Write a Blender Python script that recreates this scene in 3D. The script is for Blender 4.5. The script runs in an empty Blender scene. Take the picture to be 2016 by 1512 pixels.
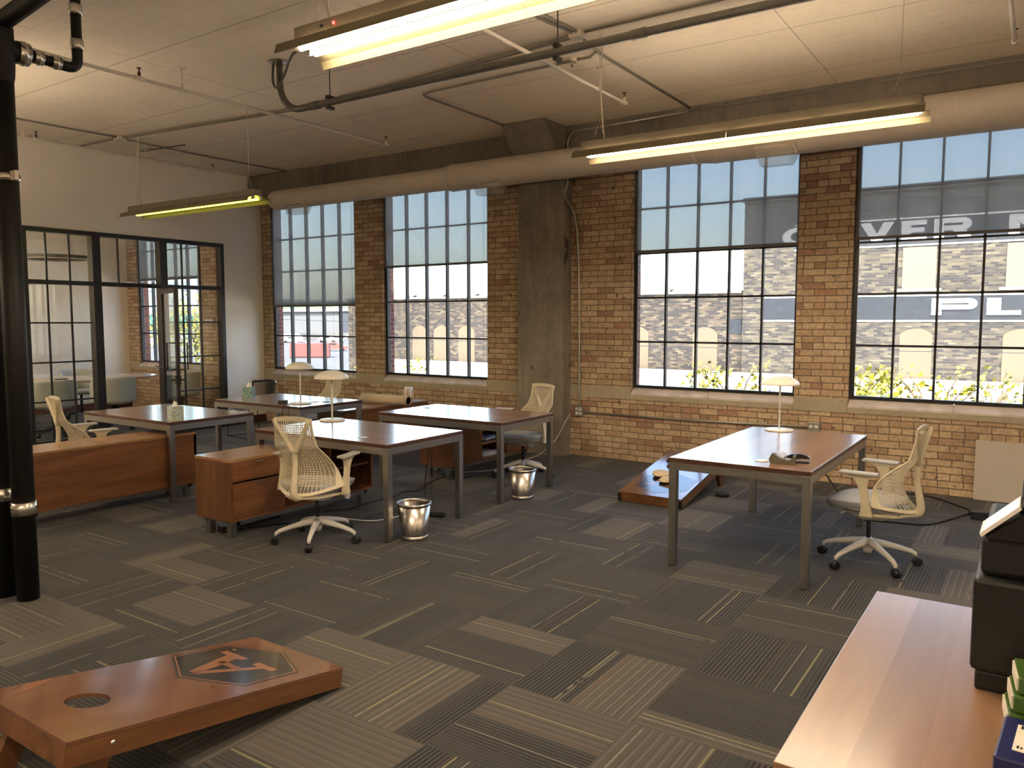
import bpy, bmesh, math, random
from mathutils import Vector, Matrix
PI = math.pi
SC = bpy.context.scene
COL = SC.collection

# ------------------------------------------------------------------ camera, world, sun, exposure
cam_d = bpy.data.cameras.new('camera'); cam = bpy.data.objects.new('camera', cam_d); COL.objects.link(cam)
cam.location = (0, 0, 1.655)
cam.rotation_euler = (PI/2 - 0.0819175, 0, 0.593688527)
cam_d.sensor_width = 36; cam_d.lens = 1542.24/2016*36; cam_d.clip_start = 0.05; cam_d.clip_end = 2000
SC.camera = cam
SC.view_settings.view_transform = 'Standard'; SC.view_settings.look = 'None'
SC.view_settings.exposure = 1.72; SC.view_settings.gamma = 1.0; SC.view_settings.use_curve_mapping = False
SC.cycles.max_bounces = 9; SC.cycles.diffuse_bounces = 5; SC.cycles.glossy_bounces = 4
SC.cycles.transparent_max_bounces = 24; SC.cycles.transmission_bounces = 6
SC.cycles.sample_clamp_indirect = 6; SC.cycles.use_denoising = True
SC.cycles.caustics_reflective = False; SC.cycles.caustics_refractive = False

SUN_EL, SUN_AZ = math.radians(48), math.radians(-68)      # azimuth measured from +x
sun_dir = Vector((math.cos(SUN_EL)*math.cos(SUN_AZ), math.cos(SUN_EL)*math.sin(SUN_AZ), math.sin(SUN_EL)))
W = bpy.data.worlds.new('world'); SC.world = W; W.use_nodes = True
wn = W.node_tree.nodes; wl = W.node_tree.links; wn.clear()
wo = wn.new('ShaderNodeOutputWorld'); wb = wn.new('ShaderNodeBackground'); ws = wn.new('ShaderNodeTexSky')
ws.sky_type = 'NISHITA'; ws.sun_disc = False; ws.sun_elevation = SUN_EL
ws.sun_rotation = math.atan2(sun_dir.x, sun_dir.y); ws.air_density = 1.2; ws.dust_density = 2.5
wb.inputs['Strength'].default_value = 0.45
wl.new(ws.outputs[0], wb.inputs[0]); wl.new(wb.outputs[0], wo.inputs[0])
sd = bpy.data.lights.new('sun', 'SUN'); so = bpy.data.objects.new('sun', sd); COL.objects.link(so)
sd.energy = 4.2; sd.angle = 0.01; sd.color = (1, 0.93, 0.82)
so.rotation_euler = (-sun_dir).to_track_quat('-Z', 'Y').to_euler(); so.location = (0, -30, 40)

# ------------------------------------------------------------------ mesh helpers
class MB:
    def __init__(s): s.bm = bmesh.new(); s.mi = 0
    def _f(s, vs, smooth=False):
        try: f = s.bm.faces.new(vs)
        except ValueError: return None
        f.material_index = s.mi; f.smooth = smooth; return f
    def box(s, x0, x1, y0, y1, z0, z1, bev=0):
        if x0 > x1: x0, x1 = x1, x0
        if y0 > y1: y0, y1 = y1, y0
        if z0 > z1: z0, z1 = z1, z0
        v = [s.bm.verts.new(p) for p in ((x0,y0,z0),(x1,y0,z0),(x1,y1,z0),(x0,y1,z0),(x0,y0,z1),(x1,y0,z1),(x1,y1,z1),(x0,y1,z1))]
        fs = [s._f([v[i] for i in q]) for q in ((0,3,2,1),(4,5,6,7),(0,1,5,4),(1,2,6,5),(2,3,7,6),(3,0,4,7))]
        if bev:
            es = list({e for f in fs for e in f.edges})
            r = bmesh.ops.bevel(s.bm, geom=es, offset=bev, segments=2, profile=0.5, affect='EDGES')
            for f in r['faces']: f.material_index = s.mi
        return s
    def hexa(s, p):      # 8 points: 4 bottom, 4 top
        v = [s.bm.verts.new(q) for q in p]
        for q in ((0,3,2,1),(4,5,6,7),(0,1,5,4),(1,2,6,5),(2,3,7,6),(3,0,4,7)): s._f([v[i] for i in q])
        return s
    def tube(s, pts, r, n=10, cap=True, rs=None):
        pts = [Vector(p) for p in pts]; rings = []; up = None
        for i, p in enumerate(pts):
            a = pts[max(0, i-1)]; b = pts[min(len(pts)-1, i+1)]; d = (b-a)
            if d.length < 1e-9: d = Vector((0,0,1))
            d.normalize()
            if up is None: up = Vector((0,0,1)) if abs(d.z) < .9 else Vector((1,0,0))
            u = (up - d*up.dot(d))
            if u.length < 1e-4: u = d.orthogonal()
            u.normalize(); w = d.cross(u); up = u
            rr = rs[i] if rs else r
            rings.append([s.bm.verts.new(p + (u*math.cos(2*PI*k/n) + w*math.sin(2*PI*k/n))*rr) for k in range(n)])
        for a, b in zip(rings, rings[1:]):
            for k in range(n): s._f([a[k], a[(k+1)%n], b[(k+1)%n], b[k]], True)
        if cap: s._f(rings[0][::-1]); s._f(rings[-1])
        return s
    def lathe(s, prof, c=(0,0,0), n=32, axis='z', cap=True):
        rings = []
        for r, h in prof:
            ring = []
            for k in range(n):
                a = 2*PI*k/n; x, y = r*math.cos(a), r*math.sin(a)
                p = (c[0]+x, c[1]+y, c[2]+h) if axis == 'z' else ((c[0]+h, c[1]+x, c[2]+y) if axis == 'x' else (c[0]+y, c[1]+h, c[2]+x))
                ring.append(s.bm.verts.new(p))
            rings.append(ring)
        for a, b in zip(rings, rings[1:]):
            for k in range(n): s._f([a[k], a[(k+1)%n], b[(k+1)%n], b[k]], True)
        if cap: s._f(rings[0][::-1]); s._f(rings[-1])
        return s
    def prism(s, poly, a, b, plane='xz'):     # polygon in plane, extruded along the third axis
        def P(u, v, w): return {'xz': (u, w, v), 'yz': (w, u, v), 'xy': (u, v, w)}[plane]
        A = [s.bm.verts.new(P(u, v, a)) for u, v in poly]; B = [s.bm.verts.new(P(u, v, b)) for u, v in poly]
        s._f(A); s._f(B[::-1]); n = len(poly)
        for k in range(n): s._f([A[k], B[k], B[(k+1)%n], A[(k+1)%n]])
        return s
    def grid(s, fn, nu, nv, smooth=True):
        V = [[s.bm.verts.new(fn(i/nu, j/nv)) for j in range(nv+1)] for i in range(nu+1)]
        for i in range(nu):
            for j in range(nv): s._f([V[i][j], V[i+1][j], V[i+1][j+1], V[i][j+1]], smooth)
        return s
    def sphere(s, c, r, n=12, sc=(1,1,1)):
        def fn(u, v):
            a = 2*PI*u; b = PI*(v-.5)
            return (c[0]+r*sc[0]*math.cos(b)*math.cos(a), c[1]+r*sc[1]*math.cos(b)*math.sin(a), c[2]+r*sc[2]*math.sin(b))
        s.grid(fn, n*2, n); bmesh.ops.remove_doubles(s.bm, verts=s.bm.verts, dist=1e-6); return s
    def build(s, name, mats, parent=None, loc=(0,0,0), rz=0, doubles=False, recalc=True):
        if recalc: bmesh.ops.recalc_face_normals(s.bm, faces=s.bm.faces)
        me = bpy.data.meshes.new(name); s.bm.to_mesh(me); s.bm.free()
        for m in (mats if isinstance(mats, (list, tuple)) else [mats]): me.materials.append(m)
        o = bpy.data.objects.new(name, me); COL.objects.link(o); o.location = loc; o.rotation_euler = (0,0,rz)
        if parent: o.parent = parent
        return o
def box(name, x0, x1, y0, y1, z0, z1, mat, parent=None, bev=0):
    return MB().box(x0, x1, y0, y1, z0, z1, bev).build(name, mat, parent)
def tag(o, label, cat, group=None, kind=None):
    o['label'] = label; o['category'] = cat
    if group: o['group'] = group
    if kind: o['kind'] = kind
    return o
def struct(o, label=None, cat=None):
    o['kind'] = 'structure'
    if label: o['label'] = label
    if cat: o['category'] = cat
    return o
def thing(name, label, cat, loc=(0,0,0), rz=0, group=None):
    o = bpy.data.objects.new(name, None); COL.objects.link(o); o.location = loc; o.rotation_euler = (0,0,rz)
    o.empty_display_size = .1
    return tag(o, label, cat, group)
def dup(root, label, loc=None, rz=None, group=None):
    r = root.copy(); COL.objects.link(r)
    if loc is not None: r.location = loc
    if rz is not None: r.rotation_euler = (0,0,rz)
    r['label'] = label
    if group: r['group'] = group
    for ch in list(root.children):
        c = ch.copy(); COL.objects.link(c); c.parent = r
        for g in list(ch.children):
            d = g.copy(); COL.objects.link(d); d.parent = c
    return r
def arc(c, r, a0, a1, n, plane='xz'):
    out = []
    for i in range(n+1):
        a = math.radians(a0 + (a1-a0)*i/n); u, v = r*math.cos(a), r*math.sin(a)
        out.append((c[0]+u, c[1], c[2]+v) if plane == 'xz' else ((c[0], c[1]+u, c[2]+v) if plane == 'yz' else (c[0]+u, c[1]+v, c[2])))
    return out
def smooth_path(pts, k=6):
    P = [Vector(p) for p in pts]; out = []
    for i in range(len(P)-1):
        p0 = P[max(0,i-1)]; p1 = P[i]; p2 = P[i+1]; p3 = P[min(len(P)-1,i+2)]
        for j in range(k):
            t = j/k
            out.append(.5*((2*p1)+(-p0+p2)*t+(2*p0-5*p1+4*p2-p3)*t*t+(-p0+3*p1-3*p2+p3)*t**3))
    out.append(P[-1]); return out

# ------------------------------------------------------------------ material helpers
class NT:
    def __init__(s, name):
        s.m = bpy.data.materials.new(name); s.m.use_nodes = True; s.t = s.m.node_tree; s.n = s.t.nodes
        s.b = s.n['Principled BSDF']; s.out = s.n['Material Output']
    def new(s, typ, **kw):
        n = s.n.new(typ)
        for k, v in kw.items(): setattr(n, k, v)
        return n
    def link(s, a, b): s.t.links.new(a, b)
    def put(s, sock, v):
        if hasattr(v, 'is_linked') or isinstance(v, bpy.types.NodeSocket): s.link(v, sock)
        else: sock.default_value = v
    def math(s, op, a, b=0.0, c=0.0):
        n = s.new('ShaderNodeMath', operation=op); s.put(n.inputs[0], a); s.put(n.inputs[1], b)
        if op in ('MULTIPLY_ADD', 'COMPARE', 'SMOOTH_MIN', 'WRAP'): s.put(n.inputs[2], c)
        return n.outputs[0]
    def mix(s, f, a, b, mode='MIX'):
        n = s.new('ShaderNodeMix', data_type='RGBA', blend_type=mode); s.put(n.inputs[0], f); s.put(n.inputs[6], a); s.put(n.inputs[7], b)
        return n.outputs[2]
    def mixf(s, f, a, b):
        n = s.new('ShaderNodeMix', data_type='FLOAT'); s.put(n.inputs[0], f); s.put(n.inputs[2], a); s.put(n.inputs[3], b); return n.outputs[0]
    def noise(s, vec, scale, detail=3, rough=.5, dim='3D', w=None):
        n = s.new('ShaderNodeTexNoise', noise_dimensions=dim)
        if dim != '1D': s.put(n.inputs['Vector'], vec)
        if w is not None: s.put(n.inputs['W'], w)
        n.inputs['Scale'].default_value = scale; n.inputs['Detail'].default_value = detail; n.inputs['Roughness'].default_value = rough
        return n.outputs[0]
    def ramp(s, f, stops, interp='LINEAR'):
        n = s.new('ShaderNodeValToRGB'); cr = n.color_ramp; cr.interpolation = interp
        while len(cr.elements) < len(stops): cr.elements.new(.5)
        for e, (p, c) in zip(cr.elements, stops): e.position = p; e.color = c if len(c) == 4 else (*c, 1)
        s.link(f, n.inputs[0]); return n.outputs[0]
    def step(s, f, lo, hi):
        n = s.new('ShaderNodeMapRange'); s.put(n.inputs[0], f); n.inputs[1].default_value = lo; n.inputs[2].default_value = hi; return n.outputs[0]
    def pos(s): return s.new('ShaderNodeNewGeometry').outputs['Position']
    def objc(s): return s.new('ShaderNodeTexCoord').outputs['Object']
    def sep(s, v): n = s.new('ShaderNodeSeparateXYZ'); s.link(v, n.inputs[0]); return n.outputs
    def comb(s, x, y, z=0.0):
        n = s.new('ShaderNodeCombineXYZ'); s.put(n.inputs[0], x); s.put(n.inputs[1], y); s.put(n.inputs[2], z); return n.outputs[0]
    def vmul(s, v, k): n = s.new('ShaderNodeVectorMath', operation='MULTIPLY'); s.link(v, n.inputs[0]); n.inputs[1].default_value = k; return n.outputs[0]
    def bump(s, h, strength=.3, dist=.01):
        n = s.new('ShaderNodeBump'); n.inputs['Strength'].default_value = strength; n.inputs['Distance'].default_value = dist
        s.link(h, n.inputs['Height']); s.link(n.outputs[0], s.b.inputs['Normal'])
    def color(s, v): s.put(s.b.inputs['Base Color'], v)
    def rough(s, v): s.put(s.b.inputs['Roughness'], v)
def plain(name, c, rough=.5, metal=0, coat=0, var=.06, scale=6, spec=None, bump=0):
    t = NT(name); n = t.noise(t.objc(), scale, 3)
    lo = tuple(max(0, x*(1-var)) for x in c); hi = tuple(min(1, x*(1+var)) for x in c)
    t.color(t.ramp(n, [(.3, lo), (.7, hi)])); t.rough(rough); t.b.inputs['Metallic'].default_value = metal
    t.b.inputs['Coat Weight'].default_value = coat; t.b.inputs['Coat Roughness'].default_value = .08
    if spec is not None: t.b.inputs['Specular IOR Level'].default_value = spec
    if bump: t.bump(t.noise(t.objc(), 400, 2), bump, .001)
    return t.m
def emit(name, c, st):
    t = NT(name); t.color((*c, 1)); t.b.inputs['Emission Color'].default_value = (*c, 1); t.b.inputs['Emission Strength'].default_value = st; return t.m
def wood(name, dark, light, axis='x', rough=.25, coat=.4, plank=0.0, scale=1.0, across=None):
    t = NT(name); o = t.objc(); x, y, z = t.sep(o)
    k = {'x': (1.2, 14, 14), 'y': (14, 1.2, 14), 'z': (14, 14, 1.2)}[axis]
    v = t.vmul(o, tuple(q*scale for q in k))
    if plank:
        c = {'x': y, 'y': x, 'z': x}[axis] if across is None else {'x': x, 'y': y, 'z': z}[across]
        pid = t.math('FLOOR', t.math('DIVIDE', c, plank)); wn_ = t.new('ShaderNodeTexWhiteNoise', noise_dimensions='1D'); t.link(pid, wn_.inputs['W'])
        off = t.math('MULTIPLY', wn_.outputs[0], 13.0); vo = t.comb(off, off, off); va = t.new('ShaderNodeVectorMath', operation='ADD'); t.link(v, va.inputs[0]); t.link(vo, va.inputs[1]); v = va.outputs[0]
    n1 = t.noise(v, 1.0, 5, .6); n2 = t.noise(v, 6.0, 4, .7)
    f = t.math('ADD', t.math('MULTIPLY', n1, .75), t.math('MULTIPLY', n2, .3))
    col = t.ramp(f, [(.36, dark), (.5, tuple((a+b)/2 for a, b in zip(dark, light))), (.68, light)])
    if plank: col = t.mix(.32, col, t.ramp(wn_.outputs[0], [(0, tuple(q*.75 for q in dark)), (1, tuple(min(1, q*1.15) for q in light))]))
    t.color(col); t.rough(rough); t.b.inputs['Coat Weight'].default_value = coat; t.b.inputs['Coat Roughness'].default_value = .17
    t.bump(n2, .04, .002); return t.m

def brick_mat(name, stops, mortar, bw=.2135, bh=.0677, header=True, mort=.0085, bump=.5, dirt=.35, soft=.6, rough=.85):
    t = NT(name); p = t.pos(); x, y, z = t.sep(p); u = t.math('ADD', x, y)
    # slightly uneven courses
    wob = t.math('MULTIPLY', t.math('SUBTRACT', t.noise(p, 1.7, 2), .5), .012)
    z2 = t.math('ADD', z, wob); u2 = t.math('ADD', u, t.math('MULTIPLY', t.math('SUBTRACT', t.noise(p, 5.0, 2), .5), .012))
    row = t.math('FLOOR', t.math('DIVIDE', z2, bh))
    hd = t.math('COMPARE', t.math('FLOORED_MODULO', row, 6.0), 2.0, .1) if header else 0.0
    w = t.mixf(hd, bw, bw/2) if header else bw
    rn = t.new('ShaderNodeTexWhiteNoise', noise_dimensions='1D'); t.link(row, rn.inputs['W'])
    off = t.math('ADD', t.math('MULTIPLY', t.math('FLOORED_MODULO', row, 2.0), .5), t.math('MULTIPLY', rn.outputs[0], .12))
    uu = t.math('ADD', t.math('DIVIDE', u2, w), off); ci = t.math('FLOOR', uu)
    fu = t.math('MULTIPLY', t.math('FRACT', uu), w); fz = t.math('MULTIPLY', t.math('FRACT', t.math('DIVIDE', z2, bh)), bh)
    eu = t.math('MINIMUM', fu, t.math('SUBTRACT', w, fu)); ez = t.math('MINIMUM', fz, t.math('SUBTRACT', bh, fz))
    e = t.math('MINIMUM', eu, ez); e = t.math('ADD', e, t.math('MULTIPLY', t.math('SUBTRACT', t.noise(p, 45, 2), .5), .006))
    m = t.step(e, mort*.5*soft, mort*.5*(2-soft))
    cid = t.new('ShaderNodeTexWhiteNoise', noise_dimensions='2D'); t.link(t.comb(ci, row), cid.inputs['Vector'])
    bc = t.ramp(cid.outputs[0], stops)
    g = t.noise(p, 28, 4, .65); bc = t.mix(.5, bc, t.ramp(g, [(.3, (.35,.35,.35)), (.62, (1.0,1.0,1.0))]), 'MULTIPLY')
    big = t.noise(p, 1.1, 4, .6); bc = t.mix(dirt, bc, t.ramp(big, [(.35, (.45,.43,.40)), (.6, (1,1,1))]), 'MULTIPLY')
    pit = t.step(t.noise(p, 17, 1), .74, .77); bc = t.mix(t.math('MULTIPLY', pit, .8), bc, (.04,.03,.025,1))
    t.color(t.mix(m, (*mortar, 1), bc)); t.rough(rough)
    t.bump(t.math('ADD', t.math('MULTIPLY', m, 1.0), t.math('MULTIPLY', g, .3)), bump, .006); return t.m

M = {}
M['brick'] = brick_mat('tan_brick', [(0,(.42,.275,.17)),(.12,(.54,.385,.24)),(.5,(.61,.46,.295)),(.85,(.68,.52,.345)),(.93,(.48,.29,.19)),(1,(.38,.235,.16))], (.14,.10,.07))
M['redbrick'] = brick_mat('red_brick', [(0,(.16,.04,.03)),(.5,(.22,.065,.04)),(1,(.28,.10,.06))], (.28,.20,.16), header=False)
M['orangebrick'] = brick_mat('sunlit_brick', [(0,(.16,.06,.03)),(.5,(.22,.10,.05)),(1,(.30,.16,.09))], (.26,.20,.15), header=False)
M['oldbrick'] = brick_mat('old_brown_brick', [(0,(.013,.011,.010)),(.35,(.024,.019,.016)),(.55,(.045,.033,.022)),(.8,(.075,.055,.033)),(1,(.11,.085,.052))], (.042,.036,.03), bw=.26, bh=.085, header=False, mort=.016, bump=.2, dirt=.45)
M['oldbrick2'] = brick_mat('old_yellow_brick', [(0,(.017,.015,.014)),(.3,(.030,.026,.023)),(.5,(.056,.046,.03)),(.8,(.085,.071,.043)),(1,(.115,.098,.06))], (.047,.041,.034), bw=.26, bh=.085, header=False, mort=.016, bump=.2, dirt=.55)

def concrete(name, c, var, lines=None, rough=.85):
    t = NT(name); p = t.pos(); x, y, z = t.sep(p)
    n1 = t.noise(p, 1.3, 5, .6); n2 = t.noise(p, 14, 4, .7); n3 = t.noise(t.vmul(p, (6, 6, .6)), 2, 3, .6)
    f = t.math('ADD', t.math('MULTIPLY', n1, .5), t.math('ADD', t.math('MULTIPLY', n2, .25), t.math('MULTIPLY', n3, .25)))
    lo = tuple(q*(1-var) for q in c); hi = tuple(min(1, q*(1+var)) for q in c)
    col = t.ramp(f, [(.36, lo), (.62, hi)]); h = t.math('ADD', f, t.math('MULTIPLY', n2, .5))
    if lines == 'ceiling':
        pits = t.step(t.noise(t.vmul(p, (1, 2.2, 1)), 9, 3, .7), .66, .72)
        patch = t.step(t.noise(p, .8, 2), .42, .6); pits = t.math('MULTIPLY', pits, patch)
        col = t.mix(t.math('MULTIPLY', pits, .45), col, (.16,.12,.09,1))
        def joint(c, period, w, off):
            q = t.math('ABSOLUTE', t.math('SUBTRACT', t.math('FRACT', t.math('DIVIDE', t.math('ADD', c, off), period)), .5))
            return t.math('LESS_THAN', q, w/period)
        j = t.math('MAXIMUM', joint(y, 1.22, .006, .33), t.math('MULTIPLY', joint(x, 2.44, .005, .5), t.step(t.noise(p, .5, 1), .45, .5)))
        j2 = t.math('MULTIPLY', joint(y, .152, .003, .0), t.step(t.noise(t.vmul(p, (.5, 1.5, 1)), 2.5, 2), .5, .6))
        col = t.mix(t.math('MULTIPLY', j, .5), col, (.17,.13,.10,1)); col = t.mix(t.math('MULTIPLY', j2, .22), col, (.2,.15,.12,1))
        h = t.math('SUBTRACT', h, t.math('ADD', t.math('MULTIPLY', j, 1.2), t.math('MULTIPLY', pits, 1.0)))
    if lines == 'column':
        q = t.math('ABSOLUTE', t.math('SUBTRACT', t.math('FRACT', t.math('DIVIDE', x, .15)), .5)); j = t.math('LESS_THAN', q, .02)
        col = t.mix(t.math('MULTIPLY', j, .3), col, (.07,.06,.05,1))
        pit = t.step(t.noise(t.vmul(p, (1,1,.7)), 7, 1), .72, .74); col = t.mix(t.math('MULTIPLY', pit, .8), col, (.05,.04,.03,1))
    t.color(col); t.rough(rough); t.bump(h, .35, .008); return t.m
M['ceiling'] = concrete('painted_concrete_ceiling', (.90,.80,.65), .06, 'ceiling')
M['concrete'] = concrete('bare_concrete', (.225,.195,.16), .36, 'column')
M['beam'] = concrete('bare_concrete_beam', (.17,.145,.115), .3)
M['stone'] = concrete('sill_stone', (.40,.35,.25), .16)
M['sill'] = plain('light_sill_stone', (.62,.56,.50), .6, var=.15, scale=9)
M['white_wall'] = plain('white_plaster', (.90,.845,.75), .8, var=.02, scale=1.5)
M['black_steel'] = plain('black_steel', (.012,.011,.011), .38, var=.2, scale=10, spec=.5)
M['black_plastic'] = plain('black_plastic', (.012,.012,.013), .35)
M['black_rubber'] = plain('black_rubber', (.01,.01,.01), .5)
M['dark_pipe'] = plain('black_cast_iron', (.007,.0065,.006), .5, var=.4, scale=25, spec=.3)
M['conduit'] = plain('dark_grey_conduit', (.10,.095,.08), .5, var=.2)
M['white_paint'] = plain('cream_painted_steel', (.70,.63,.53), .5, var=.04)
M['conduit_steel'] = plain('galvanised_conduit', (.42,.42,.38), .38, metal=.7, var=.1)
M['clamp'] = plain('clamp_steel', (.65,.62,.55), .25, metal=.9, var=.15, scale=20)
M['ivory'] = plain('ivory_plastic', (.64,.57,.41), .45, var=.02, scale=3)
M['chairgrey'] = plain('light_grey_plastic', (.62,.60,.57), .42, var=.03)
M['seat_fabric'] = plain('light_grey_seat_fabric', (.42,.44,.46), .85, var=.06, scale=60, bump=.3)
M['conf_fabric'] = plain('sage_grey_fabric', (.52,.54,.49), .9, var=.05, scale=60, bump=.3)
M['white_plastic'] = plain('white_plastic', (.80,.78,.74), .4, var=.02)
M['lamp_metal'] = plain('white_lamp_enamel', (.80,.78,.70), .35, var=.02)
M['paper'] = plain('paper', (.80,.76,.68), .8, var=.04)
M['cardboard_tan'] = plain('tan_canvas', (.66,.52,.34), .9, var=.06, scale=30, bump=.3)
M['dark_canvas'] = plain('black_canvas', (.02,.02,.022), .9, var=.2, scale=30, bump=.3)
M['tape'] = plain('beige_dispenser', (.12,.105,.072), .45, var=.02)
M['black_mesh'] = plain('black_mesh', (.012,.012,.013), .6)
M['duct'] = None
def steel(name, axis):
    t = NT(name); o = t.objc(); k = {'x': (1, 60, 60), 'y': (60, 1, 60), 'z': (60, 60, 1)}[axis]
    n = t.noise(t.vmul(o, k), 3, 3, .6); t.color(t.ramp(n, [(.3, (.30,.29,.27)), (.7, (.44,.43,.41))])); t.b.inputs['Metallic'].default_value = 1.0
    t.rough(t.mixf(n, .28, .42)); return t.m
M['steel_x'] = steel('brushed_steel_x', 'x'); M['steel_y'] = steel('brushed_steel_y', 'y'); M['steel_z'] = steel('brushed_steel_z', 'z')
M['bin'] = plain('polished_steel', (.60,.57,.53), .27, metal=1, var=.05)
M['top_x'] = wood('walnut_top_x', (.13,.058,.032), (.30,.165,.095), 'x', .3, 1.0, plank=.115)
M['top_y'] = wood('walnut_top_y', (.15,.068,.034), (.34,.185,.098), 'y', .3, 1.0, plank=.115)
M['edge'] = plain('dark_walnut_edge', (.06,.024,.013), .4, coat=.2, var=.2, scale=12)
M['cred_y'] = wood('walnut_veneer_y', (.10,.038,.015), (.23,.098,.042), 'y', .34, .2)
M['cred_top'] = wood('walnut_veneer_top', (.22,.11,.048), (.38,.21,.10), 'y', .26, .4)
M['cred_z'] = wood('walnut_veneer_z', (.075,.03,.013), (.19,.082,.036), 'z', .36, .2)
M['cab_top'] = wood('cherry_cabinet_top', (.21,.11,.060), (.33,.195,.12), 'y', .3, .35, plank=.13, scale=.6)
M['board_side'] = wood('stained_pine_side', (.08,.03,.011), (.22,.095,.035), 'y', .4, .3, scale=.8)
def board_top():
    t = NT('stained_plywood_top'); o = t.objc()
    n = t.noise(t.vmul(o, (5, 2.2, 5)), 1.3, 5, .6); n2 = t.noise(o, 55, 3, .6)
    t.color(t.ramp(n, [(.3, (.13,.056,.028)), (.5, (.165,.075,.04)), (.72, (.21,.105,.06))])); t.rough(.16)
    t.b.inputs['Coat Weight'].default_value = .8; t.b.inputs['Coat Roughness'].default_value = .1; t.bump(n2, .12, .002); return t.m
M['board_top'] = board_top()
M['emblem'] = plain('emblem_dark_paint', (.03,.028,.024), .2, coat=.5, var=.35, scale=9)
M['emblem_wood'] = plain('emblem_stained_wood', (.27,.125,.07), .2, coat=.5, var=.1)
def duct_mat():
    t = NT('cream_spiral_duct'); p = t.pos(); x, y, z = t.sep(p)
    s = t.math('FRACT', t.math('DIVIDE', t.math('ADD', x, t.math('MULTIPLY', z, .22)), .155)); l = t.math('LESS_THAN', t.math('ABSOLUTE', t.math('SUBTRACT', s, .5)), .02)
    n = t.noise(p, 2, 3); t.color(t.mix(t.math('MULTIPLY', l, .25), t.ramp(n, [(.3, (.60,.53,.45)), (.7, (.66,.59,.50))]), (.85,.8,.7,1))); t.rough(.5)
    t.bump(l, .4, .004); return t.m
M['duct'] = duct_mat()
def carpet():
    t = NT('striped_carpet_tiles'); p = t.pos(); x, y, z = t.sep(p); T = .602
    u = t.math('DIVIDE', t.math('ADD', x, 1.324), T); v = t.math('DIVIDE', t.math('SUBTRACT', y, 2.847), T)
    i = t.math('FLOOR', u); j = t.math('FLOOR', v); fu = t.math('FRACT', u); fv = t.math('FRACT', v)
    par = t.math('FLOORED_MODULO', t.math('ADD', i, j), 2.0)
    s = t.mixf(par, fv, fu); along = t.mixf(par, fu, fv)
    wn_ = t.new('ShaderNodeTexWhiteNoise', noise_dimensions='2D'); t.link(t.comb(i, j), wn_.inputs['Vector']); R = t.sep(wn_.outputs[1])
    flip = t.math('GREATER_THAN', R[0], .5); s = t.mixf(flip, s, t.math('SUBTRACT', 1.0, s))
    seed = t.math('MULTIPLY', R[1], 37.0); sw = t.math('ADD', t.math('MULTIPLY', s, 1.0), seed)
    dark = t.noise(None, 2.6, 1, .4, '1D', sw)            # broad bands
    thr = t.math('ADD', .50, t.math('MULTIPLY', t.math('SUBTRACT', R[2], .5), .55))
    band = t.step(t.math('SUBTRACT', s, thr), -.01, .01)                # 0 dark part, 1 light part
    tanp = t.math('GREATER_THAN', t.math('FRACT', t.math('MULTIPLY', R[1], 7.3)), .52)
    tan = t.math('MULTIPLY', band, tanp)
    base = t.mix(t.math('MULTIPLY', tan, .85), t.ramp(dark, [(.35, (.041,.0415,.041)), (.65, (.062,.062,.059))]), (.088,.079,.066,1))
    fine = t.noise(None, 60, 1, .5, '1D', sw); base = t.mix(.35, base, t.ramp(fine, [(.35, (.55,.53,.5)), (.65, (1.35,1.32,1.25))]), 'MULTIPLY')
    st = t.math('SINE', t.math('MULTIPLY', s, 2*PI*30)); st = t.step(st, -.1, .5)
    amp = t.math('MULTIPLY', t.mixf(tan, 1.0, .22), t.mixf(par, .8, 1.0)); amp = t.math('MULTIPLY', amp, t.step(dark, .25, .5))
    base = t.mix(t.math('MULTIPLY', t.math('SUBTRACT', 1.0, st), amp), base, (.008,.008,.009,1))
    ls = t.math('LESS_THAN', t.math('ABSOLUTE', t.math('SUBTRACT', t.math('FRACT', t.math('MULTIPLY', s, 15.0)), .5)), .13)
    base = t.mix(t.math('MULTIPLY', t.math('MULTIPLY', ls, tan), t.mixf(par, .25, .5)), base, (.17,.155,.13,1))
    def accent(pos, w, col, a, base):
        l = t.math('LESS_THAN', t.math('ABSOLUTE', t.math('SUBTRACT', s, pos)), w); brk = t.step(t.noise(t.comb(t.math('MULTIPLY', along, 1.0), sw, 0.0), 6, 1), .3, .4)
        return t.mix(t.math('MULTIPLY', t.math('MULTIPLY', l, brk), a), base, (*col, 1))
    base = accent(t.math('ADD', .08, t.math('MULTIPLY', t.math('FRACT', t.math('MULTIPLY', R[0], 5.7)), .84)), .0075, (.24,.23,.11), .8, base)
    base = accent(t.math('ADD', .1, t.math('MULTIPLY', t.math('FRACT', t.math('MULTIPLY', R[2], 3.1)), .8)), .007, (.13,.06,.032), .4, base)
    base = accent(t.math('ADD', .05, t.math('MULTIPLY', t.math('FRACT', t.math('MULTIPLY', R[1], 11.1)), .9)), .005, (.30,.28,.22), .6, base)
    spk = t.noise(p, 420, 2, .6); base = t.mix(.55, base, t.ramp(spk, [(.35, (.5,.5,.5)), (.65, (1.4,1.4,1.4))]), 'MULTIPLY')
    t.color(base); t.rough(.95); t.b.inputs['Specular IOR Level'].default_value = .25
    t.b.inputs['Sheen Weight'].default_value = .12; t.b.inputs['Sheen Roughness'].default_value = .5
    t.bump(t.math('ADD', spk, t.math('MULTIPLY', st, .8)), .35, .004); return t.m
M['carpet'] = carpet()
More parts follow.
